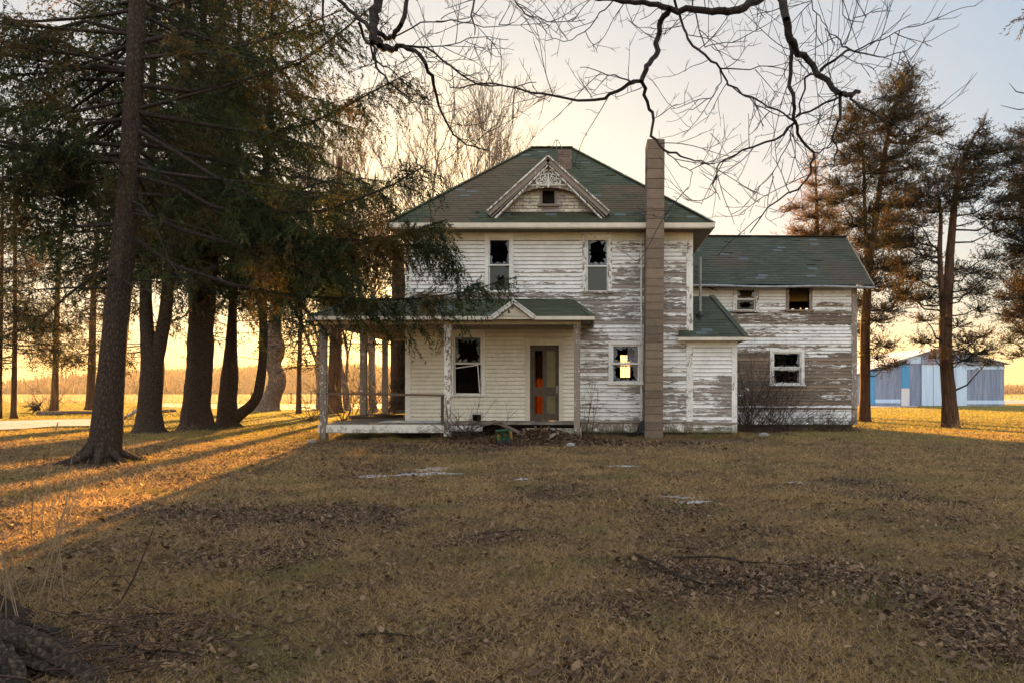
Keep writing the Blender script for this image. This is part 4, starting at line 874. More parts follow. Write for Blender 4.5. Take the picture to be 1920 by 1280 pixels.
F1 = Fol(11); HB = [
    ([(262, 212), (330, 224), (400, 237), (500, 252), (580, 232), (640, 205), (700, 172), (770, 135)], 12.6, .05, 1.0),
    ([(258, 245), (340, 292), (430, 350), (520, 398), (610, 396), (690, 366), (740, 345), (798, 310)], 12.4, .05, 1.0),
    ([(254, 300), (330, 345), (410, 400), (500, 440), (600, 448), (700, 452), (770, 436), (838, 412)], 12.9, .05, 1.35),
    ([(246, 390), (340, 432), (450, 462), (600, 470), (700, 455), (780, 462), (825, 470), (856, 500)], 13.1, .05, 1.35),
    ([(240, 440), (330, 500), (440, 535), (560, 556), (680, 562), (780, 560), (860, 550), (942, 528)], 13.3, .05, 1.3),
    ([(262, 160), (360, 172), (460, 150), (560, 120), (640, 60), (700, 10)], 12.8, .045, .9),
    ([(256, 330), (330, 350), (400, 388), (470, 402), (560, 470), (640, 520), (700, 540)], 12.2, .045, 1.1),
    ([(264, 80), (350, 60), (440, 90), (540, 60), (640, 20)], 12.5, .045, .9),
    ([(236, 132), (180, 122), (110, 135), (30, 142)], 11.4, .04, .9), ([(232, 150), (150, 150), (80, 190), (10, 210)], 12.2, .04, .9),
    ([(228, 225), (170, 232), (120, 262), (60, 320), (10, 340)], 11.2, .04, 1.1), ([(222, 300), (160, 310), (90, 330), (20, 350)], 12.4, .04, 1.2),
    ([(216, 420), (150, 425), (90, 415), (20, 400)], 11.6, .04, 1.1), ([(212, 500), (170, 520), (120, 560), (70, 610)], 12.2, .035, .55), ([(228, 190), (140, 210), (60, 160), (-20, 130)], 11, .035, 1),
    ([(236, 60), (160, 40), (80, 60), (0, 50)], 11.8, .04, 1.1), ([(238, 372), (268, 388), (292, 428), (318, 490), (360, 550)], 11.2, .025, .35)]
for pts, De, r0, dn in HB:
    m_ = len(pts); w3 = [P(px, py, D1+(De-D1)*min(1, i/(m_-1)*1.3)+.05*math.sin(i*2.3))-root for i, (px, py) in enumerate(pts)]
    F1.poly(w3, r0, .01); S = poly_strands(w3); tot = S[2].sum(); cum = np.cumsum(S[2])-S[2]
    keep = cum > tot*.16
    S = tuple(x[keep] for x in S); S2 = (S[0], S[1], S[2], S[3]); cumk = cum[keep]
    p, d, idx, t = spawn(S2, 17*dn, 0, 1, R(50), .25, F1.rs, roll=.9, minn=2, up=-.18)
    g_ = (cumk[idx]+t*S2[2][idx])/tot; Ln = (.30+.80*np.sqrt(np.clip(1.02-g_, 0, 1)))*F1.rs.uniform(.5, 1.25, len(idx)); SL = (p, d, Ln, F1.rs.uniform(.15, .6, len(idx)))
    F1.strands(SL, np.full(len(Ln), .006), np.full(len(Ln), .002), 2); br = np.clip(F1.rs.normal(.4, .2, len(Ln)), 0, 1)
    p, d, i3, t = spawn(SL, 15*dn, .05, 1, R(60), .3, F1.rs, roll=.6, minn=1, up=-.8); L3 = F1.rs.uniform(.12, .5, len(i3))*(.62 if pts[-1][1] > 510 else 1); S3 = (p, d, L3, F1.rs.uniform(.1, .4, len(i3)))
    for SS, tt in ((SL, br), (S3, np.clip(br[i3]+F1.rs.normal(0, .12, len(i3)), 0, 1))):
        V, T = needles(SS, .018, .062, .018, tt, F1.rs); F1.nv.append(V); F1.nt.append(T)
S = branch_set(F1, ax1, ar1, 4.6, 13, 70, lambda z: 4.6*(1-(z-5)/11), F1.rs, az=back_az(F1.rs)); spruce_fill(F1, S, .8, bare=.12)
S = branch_set(F1, ax1, ar1, 2.8, 5.2, 12, lambda z: 1.8, F1.rs); spruce_fill(F1, S, .3)
F1.build(sp1, M['bark_dark'], M['spruce'])

def mid_spruce(stems, D, seed, label, z0=4.8, ztop=17, nb=60, Lmax=5.5, dens=.8, mat='bark', fmat='spruce', group=None, dead=10, lobes=.3, name='spruce_tree', needle=(.11, .030, .032), hl=.40, cat='tree', zclear=None):
    base = stems[0][0]; root = P(base[0], base[1], D); root.z = 0; t = empty(name, root, label, cat, group); mb = MB(); F_ = Fol(seed); k = 0
    for st in stems:
        tr = trace(st, D); px, py, wd = st[-1][:3]; lean = (st[-1][0]-st[-2][0])/max(20, st[-2][1]-st[-1][1])
        x, y, z = tr[-1][0]; r0 = tr[-1][1]
        for f in (.3, .65, 1): zz = z+(ztop-z)*f; tr.append((Vector((x+lean*.5*(zz-z), y, zz)), max(.03, r0*(1-f*.85))))
        ax, ar = trunk_mesh(mb, tr, root, 20, lobes=lobes if k == 0 else 0); n = nb if k == 0 else nb//2
        if n: S = branch_set(F_, ax, ar, z0, ztop-.4, n, lambda z: Lmax*(1-.75*((z-z0)/(ztop-z0))), F_.rs); spruce_fill(F_, S, dens, needle[0], needle[1], needle[2], 6.5, 7.0, .40, .12, .4, hl)
        if dead:
            S = branch_set(F_, ax, ar, 2.2, z0+1, dead, lambda z: 1.6, F_.rs); p, d, idx, tt = spawn(S, 2.2, .3, 1, R(45), .3, F_.rs); F_.strands((p, d, F_.rs.uniform(.2, .6, len(idx)), np.zeros(len(idx))), np.full(len(idx), .006), np.full(len(idx), .003), 2)
        k += 1
    mb.build('trunk', M[mat], t, smooth=True, local=True); F_.build(t, M['bark_dark'], M[fmat]); return t
mid_spruce([[(281, 815, 80), (281, 800, 60), (281, 770, 48), (284, 720, 47), (285, 680, 46), (276, 620, 28), (273, 560, 24), (276, 480, 19), (281, 380, 17), (285, 250, 15), (287, 120, 13), (288, 0, 11)], [(290, 690, 30), (301, 640, 27), (311, 580, 26), (318, 500, 23), (326, 420, 21), (336, 300, 18), (345, 180, 15), (352, 0, 12)]], 20.2, 21, 'twin-stemmed spruce just right of the biggest trunk, forking low like a narrow V', z0=4.4, nb=70, dens=.9)
mid_spruce([[(370, 808, 92), (369, 792, 68), (369, 760, 54), (374, 700, 50), (377, 640, 52), (374, 590, 42), (365, 520, 26), (367, 440, 23), (372, 320, 20), (378, 180, 16), (382, 0, 12)], [(384, 620, 34), (391, 560, 29), (397, 490, 25), (401, 420, 23), (406, 300, 19), (413, 150, 15), (418, 0, 12)]], 22.2, 22, 'stout dark spruce with two fused stems, between the twin spruce and the hook-branched tree', z0=4.4, nb=70, dens=.9)
mid_spruce([[(427, 800, 56), (427, 785, 44), (427, 750, 36), (430, 710, 34), (433, 650, 24), (436, 580, 17), (439, 480, 15), (443, 360, 13), (448, 200, 11), (450, 0, 9)], [(440, 785, 24), (455, 772, 23), (470, 760, 21), (482, 742, 20), (488, 715, 19), (492, 680, 17), (494, 620, 17), (493, 560, 15), (497, 450, 12), (503, 300, 10), (508, 150, 8)]], 23.6, 23, 'spruce with one low limb bent up like a hook, right of the stout dark spruce', Lmax=6.4, nb=78, z0=4.9, dens=1.0)
mid_spruce([[(100, 770, 22), (102, 755, 17), (104, 700, 13), (106, 620, 11), (109, 520, 10), (115, 440, 8), (124, 380, 7)]], 43, 24, 'slim pale trunked tree standing behind the fallen log, left of the biggest spruce', z0=7.5, ztop=16, nb=26, Lmax=4, dens=.5, mat='bark_red', dead=5, needle=(.16, .04, .09), hl=.5, name='cedar_tree', fmat='cedar')
mid_spruce([[(168, 768, 20), (169, 750, 17), (172, 690, 16), (174, 600, 13), (178, 500, 10), (186, 400, 7)]], 41, 25, 'reddish trunked tree with low brown foliage behind the biggest spruce trunk', z0=2.6, ztop=14, nb=90, Lmax=3.8, dens=.9, mat='bark_red', dead=4, needle=(.16, .04, .09), hl=.5, name='cedar_tree', fmat='cedar')
mid_spruce([[(26, 784, 16), (26, 765, 12), (27, 700, 11), (28, 600, 9), (28, 450, 8), (27, 380, 6)]], 31, 26, 'dark young tree with a low dense crown near the left edge', z0=2.5, ztop=11, nb=120, Lmax=3.0, dens=1.2, mat='bark_red', dead=3, needle=(.13, .03, .07), hl=.5, name='cedar_tree', fmat='cedar')
mid_spruce([[(-2, 784, 12), (0, 700, 9), (2, 600, 8), (4, 450, 7)]], 31.5, 27, 'thin dark trunk cut by the left edge of the lawn', z0=4.4, ztop=12, nb=26, Lmax=2.6, dens=.7, mat='bark_red', dead=3, needle=(.13, .03, .07), hl=.5, name='cedar_tree', fmat='cedar')
mid_spruce([[(628, 775, 42), (627, 760, 30), (627, 720, 25), (629, 660, 24), (630, 610, 22), (631, 520, 18), (634, 400, 14), (638, 300, 9)]], 36, 28, 'broad trunked tree seen through the left bay of the porch', z0=3.4, ztop=13, nb=60, Lmax=4.2, dens=.55, mat='bark_red', dead=8, needle=(.14, .035, .09), hl=.5, name='cedar_tree', fmat='cedar')
mid_spruce([[(750, 772, 50), (750, 755, 36), (749, 700, 34), (748, 640, 33), (748, 560, 28), (746, 470, 20)]], 34, 29, 'thick reddish trunk half hidden by the left corner of the house', z0=3.6, ztop=8.6, nb=40, Lmax=3.4, dens=.55, mat='bark_red', dead=6, needle=(.14, .035, .09), hl=.5, name='cedar_tree', fmat='cedar')
mid_spruce([[(560, 776, 12), (561, 700, 9), (563, 620, 8), (566, 540, 6)]], 38, 33, 'small leafy cedar glowing between the twisted trunk and the porch', z0=2.4, ztop=9, nb=64, Lmax=2.6, dens=.6, mat='bark_red', dead=2, needle=(.15, .04, .09), hl=.5, name='cedar_tree', fmat='cedar', lobes=0)
mid_spruce([[(788, 775, 14), (788, 700, 12), (788, 600, 9)]], 33, 38, 'narrow dense cedar added behind the house corner to block sun under the porch', z0=.3, ztop=8, nb=200, Lmax=1.6, dens=1.4, mat='bark_red', dead=0, needle=(.15, .04, .05), hl=.4, name='cedar_tree', fmat='cedar', lobes=0)  # mostly unseen tree, added to keep low sun from passing through the porch
# twisted pale trunk
root = P(506, 769, 44); root.z = 0; t = empty('twisted_tree', root, 'pale twisted old trunk between the hook-branched spruce and the porch', 'tree'); mb = MB()
tr = trace([(503, 772, 58), (505, 760, 44), (509, 748, 37), (514, 735, 34), (519, 720, 36), (519, 705, 32), (515, 692, 29), (512, 680, 31), (514, 665, 39), (517, 650, 38), (514, 632, 32), (516, 600, 26), (520, 540, 22), (526, 440, 14)], 44); axp, _ = trunk_mesh(mb, tr, root, 20, lobes=.25)
mb.build('trunk', M['bark_pale'], t, smooth=True, local=True); F_ = Fol(37); S = branch_set(F_, axp, None, 5.2, 11, 34, lambda z: 3.4, F_.rs); spruce_fill(F_, S, .6, .16, .04, .07, 5.5, 6, .4, .1, .4, .5); F_.build(t, M['bark_dark'], M['cedar'])

# ---- cedars on the right: limbs to clumps traced in depth
def cedar(stems, D, clumps, seed, label, fmat='cedar', dz=1.0, mat='bark_red', ntuft=1.0, root_at=None, trunk=True):
    b0 = stems[0][0]; root = P(b0[0], b0[1], D); root.z = 0; t = empty('cedar_tree', root, label, 'tree'); mb = MB(); axs = []; k = 0
    for st in stems: a, _ = trunk_mesh(mb, trace(st, D), root, 18, lobes=.25 if k == 0 else 0); axs += [list(v) for v in a]; k += 1
    mb.build('trunk', M[mat], t, smooth=True, local=True); F_ = Fol(seed); rs_ = F_.rs; axs = np.array(axs)
    for cx, cy, rx, ry in clumps:
        Dc = D+rs_.uniform(-1, 1)*dz*1.1; c = P(cx, cy, Dc)-root; c = np.array(list(c)); ex, ez = rx*1.12/F*D, ry*1.15/F*D
        dd = np.linalg.norm((axs-c-np.array([0, 0, -.35*np.linalg.norm(c[:2]-axs[:, :2].mean(0))]))*[1, 1, 1.0], axis=1)+np.where(axs[:, 2] > c[2]-.1, .6, 0); s = axs[dd.argmin()]
        m1 = s*.5+c*.5+np.array([0, 0, -.12*np.linalg.norm(c-s)]); L0 = np.linalg.norm(c-s); F_.poly([s, s*.75+m1*.25+rs_.normal(0, .04, 3), m1, (m1+c)/2+rs_.normal(0, .04, 3), c], .02+.012*L0, .012, 5)
        n = int(36*ntuft*ex*ez/.12)+10; q = rs_.normal(0, .52, (n, 3))*np.array([ex*1.15, max(ex, ez)*.95, ez*.9])*1.12; tip = c+q; st_ = c+q*rs_.uniform(0, .35, (n, 1))-np.array([0, 0, .25])*ez; v = tip-st_; ln = np.linalg.norm(v, axis=1)+.05
        d = nrm(v+np.array([0, 0, .05])+np.array([[.22*np.sign(cx-b0[0])*ln.mean(), 0, 0]])); S = (st_, d, ln, np.zeros(n)); F_.strands(S, np.full(n, .010), np.full(n, .004), 2)
        p, d2, i2, tt = spawn(S, 9, .25, 1.05, R(38), .3, rs_, roll=1.5, minn=3, up=.12); l2 = rs_.uniform(.10, .30, len(i2)); tb = np.clip(rs_.normal(.35, .2, n), 0, 1)
        V, T = needles((p, d2, l2, rs_.uniform(-.3, .1, len(i2))), .020, .062, .022, np.clip(tb[i2]+rs_.normal(0, .15, len(i2)), 0, 1), rs_, .75); F_.nv.append(V); F_.nt.append(T)
    F_.build(t, M['bark_dark'], M[fmat]); return t
Z8 = lambda L_: [(1400+a*.406, 100+b_*.406, c*.406*1.05, d*.406*1.1) for a, b_, c, d in L_]
C1 = Z8([(735, 90, 40, 40), (700, 140, 60, 45), (745, 150, 40, 35), (690, 200, 70, 40), (740, 240, 60, 30), (650, 300, 90, 40), (730, 290, 70, 40), (830, 340, 60, 30), (880, 370, 50, 26), (880, 310, 26, 22), (500, 250, 40, 26), (530, 290, 80, 36), (470, 350, 60, 40), (600, 350, 80, 36), (740, 400, 80, 40), (450, 400, 40, 30), (540, 430, 80, 46), (480, 490, 70, 40), (640, 480, 90, 46), (840, 460, 40, 26), (580, 540, 90, 40), (760, 520, 80, 40), (430, 600, 50, 36), (500, 640, 80, 40), (640, 600, 70, 36), (720, 620, 70, 36), (440, 680, 60, 30), (560, 720, 90, 40), (680, 700, 80, 40), (500, 790, 70, 40), (620, 800, 90, 46), (560, 870, 80, 46), (660, 880, 90, 40), (520, 960, 60, 46), (620, 980, 80, 46), (560, 1060, 60, 46), (650, 1070, 60, 40), (540, 1150, 50, 40), (640, 1180, 70, 36), (690, 1000, 60, 40), (700, 1130, 50, 30)])
C1 += [(1640, 598, 24, 14), (1655, 645, 22, 14), (1640, 668, 18, 10), (1672, 684, 22, 9), (1615, 620, 14, 14), (1660, 690, 10, 7)]
cedar([[(1621, 792, 30), (1621, 780, 25), (1622, 740, 21), (1622, 680, 20), (1622, 620, 19), (1625, 560, 17), (1632, 480, 14), (1644, 400, 12), (1655, 310, 10), (1668, 240, 8), (1684, 180, 5), (1692, 140, 3)], [(1628, 520, 9), (1622, 420, 8), (1620, 330, 6), (1615, 270, 4)]], 28, C1, 41, 'tall ragged cedar right behind the wing corner, taller than all trees to its right')
C2 = Z8([(1090, 330, 16, 26), (1085, 380, 30, 30), (1080, 430, 60, 26), (980, 440, 40, 18), (1010, 480, 80, 30), (1110, 460, 70, 22), (1200, 440, 70, 24), (1270, 430, 50, 26), (1220, 500, 60, 30), (950, 530, 60, 30), (1050, 540, 100, 40), (880, 590, 70, 30), (1000, 610, 100, 36), (1110, 600, 60, 34), (830, 650, 90, 34), (960, 670, 90, 36), (760, 700, 80, 36), (880, 720, 80, 34), (700, 770, 70, 36), (800, 790, 70, 34), (1150, 680, 70, 30), (1190, 760, 60, 30), (1080, 760, 60, 30), (680, 860, 60, 40), (760, 880, 60, 36), (740, 960, 60, 36), (830, 940, 50, 30), (1050, 1010, 60, 30), (1110, 1030, 40, 26), (780, 1040, 50, 30), (1040, 1100, 50, 30), (900, 1060, 50, 30), (730, 1100, 50, 40), (1060, 1180, 40, 30), (960, 1000, 40, 30), (820, 1130, 60, 30)])
C2 += [(1720, 520, 24, 12), (1745, 556, 20, 10), (1700, 560, 20, 12), (1832, 540, 22, 12), (1852, 482, 20, 12), (1735, 600, 20, 10), (1862, 432, 18, 12), (1690, 450, 20, 12), (1735, 640, 22, 12), (1752, 668, 14, 8), (1810, 640, 24, 12), (1830, 660, 28, 12), (1805, 672, 20, 12), (1842, 630, 20, 10), (1795, 610, 20, 10), (1846, 684, 14, 6)]
cedar([[(1783, 806, 46), (1782, 795, 36), (1780, 750, 29), (1776, 700, 27), (1773, 650, 26), (1773, 600, 26), (1777, 550, 20), (1781, 480, 17), (1786, 420, 15), (1792, 360, 12), (1805, 310, 9), (1825, 260, 6), (1841, 235, 3)], [(1770, 610, 14), (1765, 540, 12), (1762, 470, 10), (1764, 410, 8), (1760, 370, 5)]], 23.4, C2, 42, 'flat topped leaning cedar with a furrowed trunk in front of the metal barn')
C3 = [(1925, 250, 30, 14), (1915, 300, 20, 16), (1922, 340, 28, 20), (1905, 375, 20, 14), (1925, 410, 26, 22), (1900, 440, 20, 14), (1910, 470, 26, 18), (1895, 500, 16, 14), (1915, 530, 24, 20), (1885, 560, 18, 12), (1905, 590, 24, 16), (1920, 620, 20, 20), (1895, 640, 16, 10), (1890, 600, 12, 10), (1915, 665, 16, 10), (1950, 350, 40, 60), (1950, 450, 40, 60), (1950, 560, 40, 60)]
cedar([[(1985, 800, 34), (1982, 700, 26), (1978, 600, 22), (1972, 480, 16), (1966, 360, 12), (1960, 240, 6)]], 24.5, C3, 43, 'cedar half cut off by the right edge, beside the flat topped leaning cedar')
C4 = [(1528, 296, 6, 12), (1530, 318, 12, 12), (1528, 345, 18, 12), (1500, 388, 20, 9), (1480, 395, 12, 7), (1535, 372, 24, 14), (1520, 405, 26, 14), (1550, 405, 22, 16), (1500, 430, 18, 10), (1530, 438, 34, 16), (1565, 440, 20, 20), (1560, 380, 14, 12), (1540, 480, 50, 30)]
cedar([[(1535, 785, 20), (1534, 600, 16), (1532, 450, 10), (1530, 350, 5), (1528, 295, 2)]], 36, C4, 44, 'orange lit cedar top showing above the ridge of the wing', fmat='cedar_lit')
# spruce tips at the upper right corner belong to a tree just outside
root = P(2040, 840, 14); root.z = 0; t = empty('spruce_tree', root, 'spruce bough poking in at the top right corner of the view', 'tree'); mb = MB(); ax, _ = trunk_mesh(mb, [(root+Vector((0, 0, -.1)), .26), (root+Vector((0, 0, 3)), .2), (root+Vector((0, 0, 8)), .14), (root+Vector((0, 0, 13)), .04)], root, 14); mb.build('trunk', M['bark'], t, smooth=True, local=True); F_ = Fol(45)
for pts in ([(2035, 20), (1990, 22), (1950, 30), (1905, 38)], [(2040, 60), (1990, 50), (1940, 20), (1915, 18)]):
    w3 = [P(a, b_, 14)-root for a, b_ in pts]; F_.poly(w3, .03, .008); S = poly_strands(w3); spruce_fill(F_, S, 1.5, latlen=.3, bare=0, hl=.3)
for pts in ([(2040, 210), (1950, 182), (1905, 172), (1892, 156)], [(2040, 190), (1960, 200), (1910, 206), (1876, 198)], [(2040, 260), (1930, 235), (1890, 250)]): w3 = [P(a, b_, 14)-root for a, b_ in pts]; F_.poly(w3, .02, .004)
F_.build(t, M['bark_dark'], M['spruce'])

# ---- bare trees
def bare_tree(F_, p, d, L0, r0, lev, spread=.45, up=.25, kids=(3, 5)):
    rs_ = F_.rs; n = 5; pts = [p.copy()]; v = d.copy(); q = p.copy()
    for i in range(n): v = nrm(v+rs_.normal(0, .10, 3)+np.array([0, 0, up*.12])); q = q+v*L0/n; pts.append(q.copy())
    r1 = r0*.6 if lev else max(r0*.5, .008); F_.poly(pts, r0, r1, 7 if lev > 3 else (5 if lev > 1 else 3))
    if lev == 0: return
    for k in range(rs_.randint(kids[0], kids[1]+1)):
        t = rs_.uniform(.3, 1) if k else 1; j = min(n, int(t*n)); b = pts[j]; w = nrm(np.cross(v, rs_.normal(size=3))); a = rs_.uniform(.5, 1.3)*spread
        bare_tree(F_, b, nrm(v*math.cos(a)+w*math.sin(a)+np.array([0, 0, up*.3])), L0*rs_.uniform(.5, .82), max(r1*rs_.uniform(.65, .95), .014), lev-1, spread, up, kids)
labs = ['bare winter tree farthest left behind the spruce boughs', 'bare forked tree rising left of the house roof', 'slender bare tree standing nearest the left roof slope', 'bare tree with fine upright twigs above the left hip', 'bare tree just left of the attic gable', 'thin bare tree close to the left end of the ridge', 'small bare tree whose top shows beside the antenna', 'bare tree behind the porch end seen through needles']
bd = {}
for i, (px, D, sc_, v) in enumerate(((652, 44, 1.0, 0), (700, 40, 1.0, 1), (812, 42, 1.12, 2), (880, 50, 1.1, 0), (930, 47, 1.1, 1), (975, 52, 1.08, 2), (1000, 56, .95, 0), (600, 48, 1.1, 1))):
    root = P(px, 800, D); root.z = 0
    t = empty('bare_tree', root, labs[i], 'tree', 'bare trees behind the house')
    if v not in bd:
        F_ = Fol(60+v); rs_ = F_.rs; base = np.array([0., 0, 0]); bare_tree(F_, base, np.array([0, 0, 1.]), 7.0, .24, 6, .46, .38, (3, 4)); V = np.concatenate(F_.sv); Fc = np.concatenate(F_.sf); o = np_obj('branches', V, Fc, bark('pale bare bark', (.10, .075, .055), (.26, .20, .15), 5, 2), t, local=True); bd[v] = o
    else: o = bd[v].copy(); col.objects.link(o); o.parent = t
    t.scale = (sc_, sc_, sc_); t.rotation_euler.z = i*1.3

# ---- the maple whose limbs hang over the lawn
MR = Vector((1.6, -3.4, 0)); t = empty('maple_tree', MR, 'large bare tree whose dark crooked limbs hang over the lawn from above', 'tree'); F_ = Fol(71); rs_ = F_.rs
z5 = lambda L_: [(900+a*.469, b_*.469) for a, b_ in L_]; z4 = lambda L_: [(400+a*.469, b_*.469) for a, b_ in L_]
LM = [  # polyline, start width px, end width px, depth, twig density
    (z5([(1200, -60), (1115, 0), (1060, 30), (990, 48), (930, 48), (850, 38), (760, 35), (680, 18), (600, 8), (500, -5), (420, -20)]), 13, 6, 7.0, 1),
    (z5([(758, 38), (722, 85), (712, 150), (702, 225), (665, 265), (645, 325)]), 9, 7, 7.0, .6), (z5([(645, 325), (655, 380), (690, 450), (683, 545), (735, 600), (800, 625), (860, 645), (940, 655)]), 6, 1.6, 6.9, 1),
    (z5([(645, 325), (570, 355), (500, 395), (390, 403), (250, 375), (100, 345), (0, 335), (-120, 350)]), 6, 1.6, 7.1, 1.3), (z5([(640, 330), (560, 312), (490, 292), (400, 270)]), 2.6, 1, 7.0, 1),
    (z5([(1195, -60), (1210, 0), (1225, 80), (1240, 160), (1260, 195), (1310, 240), (1370, 310), (1440, 375), (1480, 378), (1515, 368)]), 14, 6, 6.6, .8),
    (z5([(1240, 170), (1242, 300), (1255, 420), (1262, 490), (1285, 560), (1335, 610), (1325, 690), (1270, 760), (1150, 830), (1080, 930)]), 6.5, 1.5, 6.7, 1.1),
    (z5([(1440, 380), (1440, 480), (1412, 540), (1430, 600), (1400, 680)]), 5, 1.2, 6.5, 1), (z5([(1362, 280), (1420, 240), (1480, 200), (1540, 215), (1620, 230), (1740, 180)]), 4.5, 1, 6.6, 1.2), (z5([(1480, 200), (1440, 160), (1380, 115)]), 3, 1, 6.6, 1), (z5([(1500, 205), (1580, 165), (1660, 130), (1760, 95)]), 2.4, .9, 6.6, 1),
    (z5([(1262, 490), (1180, 560), (1050, 600), (960, 650), (930, 740), (960, 800)]), 4, 1, 6.7, 1.3), (z5([(775, -40), (785, 30), (810, 100), (830, 155), (900, 220), (960, 275), (990, 340), (1090, 390), (1190, 440), (1262, 490)]), 4.5, 2.2, 6.9, 1.2),
    (z5([(1262, 470), (1350, 430), (1400, 405), (1445, 385)]), 3, 3.5, 6.6, .8), (z5([(1480, 395), (1550, 440), (1630, 480), (1750, 570), (1875, 567)]), 3.6, 1, 6.5, 1.1), (z5([(1262, 470), (1290, 380), (1300, 310), (1370, 280)]), 2.5, 3, 6.6, .6), (z5([(960, 275), (1080, 280), (1220, 255)]), 2.5, .9, 6.9, 1),
    (z5([(1335, 610), (1400, 590), (1440, 560)]), 2.2, .9, 6.6, 1), (z5([(960, 275), (965, 330), (930, 390), (850, 440), (790, 455)]), 2, .8, 6.9, .8), (z5([(740, 600), (790, 650), (850, 690), (830, 760)]), 1.8, .8, 6.9, 1),
    (z4([(670, -60), (660, 0), (645, 80), (638, 150), (665, 180), (710, 200)]), 16, 10, 7.6, .5), (z4([(650, 130), (690, 155), (720, 150), (750, 100), (775, -10), (780, -60)]), 8, 6, 7.6, .8), (z4([(710, 195), (760, 185), (820, 215), (850, 260), (880, 340), (900, 420), (960, 540), (1010, 580), (1100, 600)]), 8, 1.6, 7.6, 1.2),
    (z4([(440, -50), (500, 0), (570, 60), (620, 110), (640, 140)]), 5, 7, 7.7, .8), (z4([(580, 90), (600, 150), (645, 190), (650, 270), (700, 330), (790, 400), (870, 420)]), 5, 1.4, 7.8, 1.2), (z4([(760, 185), (850, 190), (950, 265), (1060, 340), (1195, 350), (1290, 330)]), 4, 1.2, 7.5, 1.4), (z4([(450, -50), (438, 60), (445, 130), (480, 190)]), 4, 1.2, 7.7, .8),
    (z4([(1060, -50), (1030, 60), (1045, 140)]), 3.5, 1.5, 7.4, 1), (z4([(720, 150), (830, 90), (950, 80), (1080, 110), (1200, 90)]), 2.5, 1, 7.5, 1.4), (z4([(850, 190), (950, 180), (1060, 150), (1180, 160)]), 2, .9, 7.5, 1.3), (z4([(640, 150), (640, 240), (700, 270), (760, 340)]), 4, 1, 7.7, 1),
    (z5([(120, -40), (150, 20), (210, 70), (300, 90), (420, 80)]), 2.6, 1, 7.3, 1.3), (z5([(560, -20), (500, 40), (440, 110), (370, 160), (260, 165)]), 2.2, .9, 7.2, 1.3), (z5([(850, 0), (870, 90), (900, 190), (980, 170), (1070, 165)]), 2.4, .8, 6.9, 1), (z5([(1010, 350), (1100, 420), (1200, 465), (1300, 455), (1420, 465)]), 1.8, .8, 6.7, 1), (z5([(1250, 500), (1220, 600), (1170, 690), (1190, 800)]), 1.8, .8, 6.7, 1.1), (z5([(1320, -40), (1330, 40), (1390, 110)]), 2, 1, 6.5, 1), (z5([(1440, -40), (1450, 60), (1530, 90), (1590, 20)]), 1.6, .8, 6.5, 1)]
allS = []
for pts, w0, w1, D, dn in LM:
    m_ = len(pts); w3 = np.array([list(P(a, b_, D+.25*math.sin(i*1.1+a*.01))-MR) for i, (a, b_) in enumerate(pts)]); fine = [w3[0]]
    for i in range(m_-1):
        for k in (1, 2, 3): fine.append(w3[i]+(w3[i+1]-w3[i])*k/3+(rs_.normal(0, .012, 3) if k < 3 else 0))
    F_.poly(fine, w0*1.2/F*D/2, w1*1.25/F*D/2, 8); S = poly_strands(w3)
    p, d, idx, tt = spawn(S, 4.6*dn, .05, 1, R(55), .3, rs_, roll=.9, minn=0 if m_ > 3 else 1); L2 = rs_.uniform(.18, .75, len(idx)); S2 = (p, d, L2, rs_.uniform(-.6, .55, len(idx)))
    F_.strands(S2, np.full(len(L2), .0056), np.full(len(L2), .003), 8); allS.append(S2)
S2 = tuple(np.concatenate([s[k] for s in allS]) for k in range(4))
p, d, idx, tt = spawn(S2, 7.5, .15, 1, R(48), .3, rs_, roll=.9, minn=1); L3 = rs_.uniform(.10, .42, len(idx)); S3 = (p, d, L3, rs_.uniform(-1.3, .3, len(idx))); F_.strands(S3, np.full(len(L3), .0036), np.full(len(L3), .0022), 4)
p, d, idx, tt = spawn(S3, 6, .3, 1, R(45), .3, rs_, roll=.9, minn=1); L4 = rs_.uniform(.04, .14, len(idx)); F_.strands((p, d, L4, np.full(len(L4), -.6)), np.full(len(L4), .0026), np.full(len(L4), .002), 2)
crot = np.array([.2, .3, 6.2])    # main limbs run back to the fork above the camera
for a, r0, r1 in ((np.array(list(P(1462, -28, 7.0)-MR)), .16, .04), (np.array(list(P(1461, -28, 6.6)-MR)), .16, .042), (np.array(list(P(714, -28, 7.6)-MR)), .15, .05), (np.array(list(P(606, -24, 7.7)-MR)), .1, .02), (np.array(list(P(1263, -19, 6.9)-MR)), .1, .02), (np.array(list(P(763, -28, 7.6)-MR)), .1, .02), (np.array(list(P(897, -24, 7.4)-MR)), .08, .014), (np.array(list(P(956, -19, 7.3)-MR)), .06, .012), (np.array(list(P(1162, -9, 7.2)-MR)), .06, .01), (np.array(list(P(1519, -19, 6.5)-MR)), .05, .008), (np.array(list(P(1575, -19, 6.5)-MR)), .05, .006), (np.array(list(P(611, -24, 7.7)-MR)), .06, .012)):
    mid = a*.6+crot*.4+np.array([0, 0, 1.3]); q = [crot*(1-s)**2+2*s*(1-s)*mid+a*s*s for s in np.linspace(0, 1, 9)]; F_.poly(q, r0, r1, 9)
mb = MB(); trunk_mesh(mb, [(MR+Vector((0, 0, -.1)), .52), (MR+Vector((.02, 0, .5)), .38), (MR+Vector((.05, .1, 2)), .33), (MR+Vector((.15, .2, 4.5)), .3), (MR+Vector((.2, .3, 6.3)), .27), (MR+Vector((.3, .1, 9)), .16), (MR+Vector((.2, -.2, 12)), .05)], MR, 20, lobes=.3); mb.build('trunk', M['bark'], t, smooth=True, local=True); F_.build(t, M['bark_dark'], None)
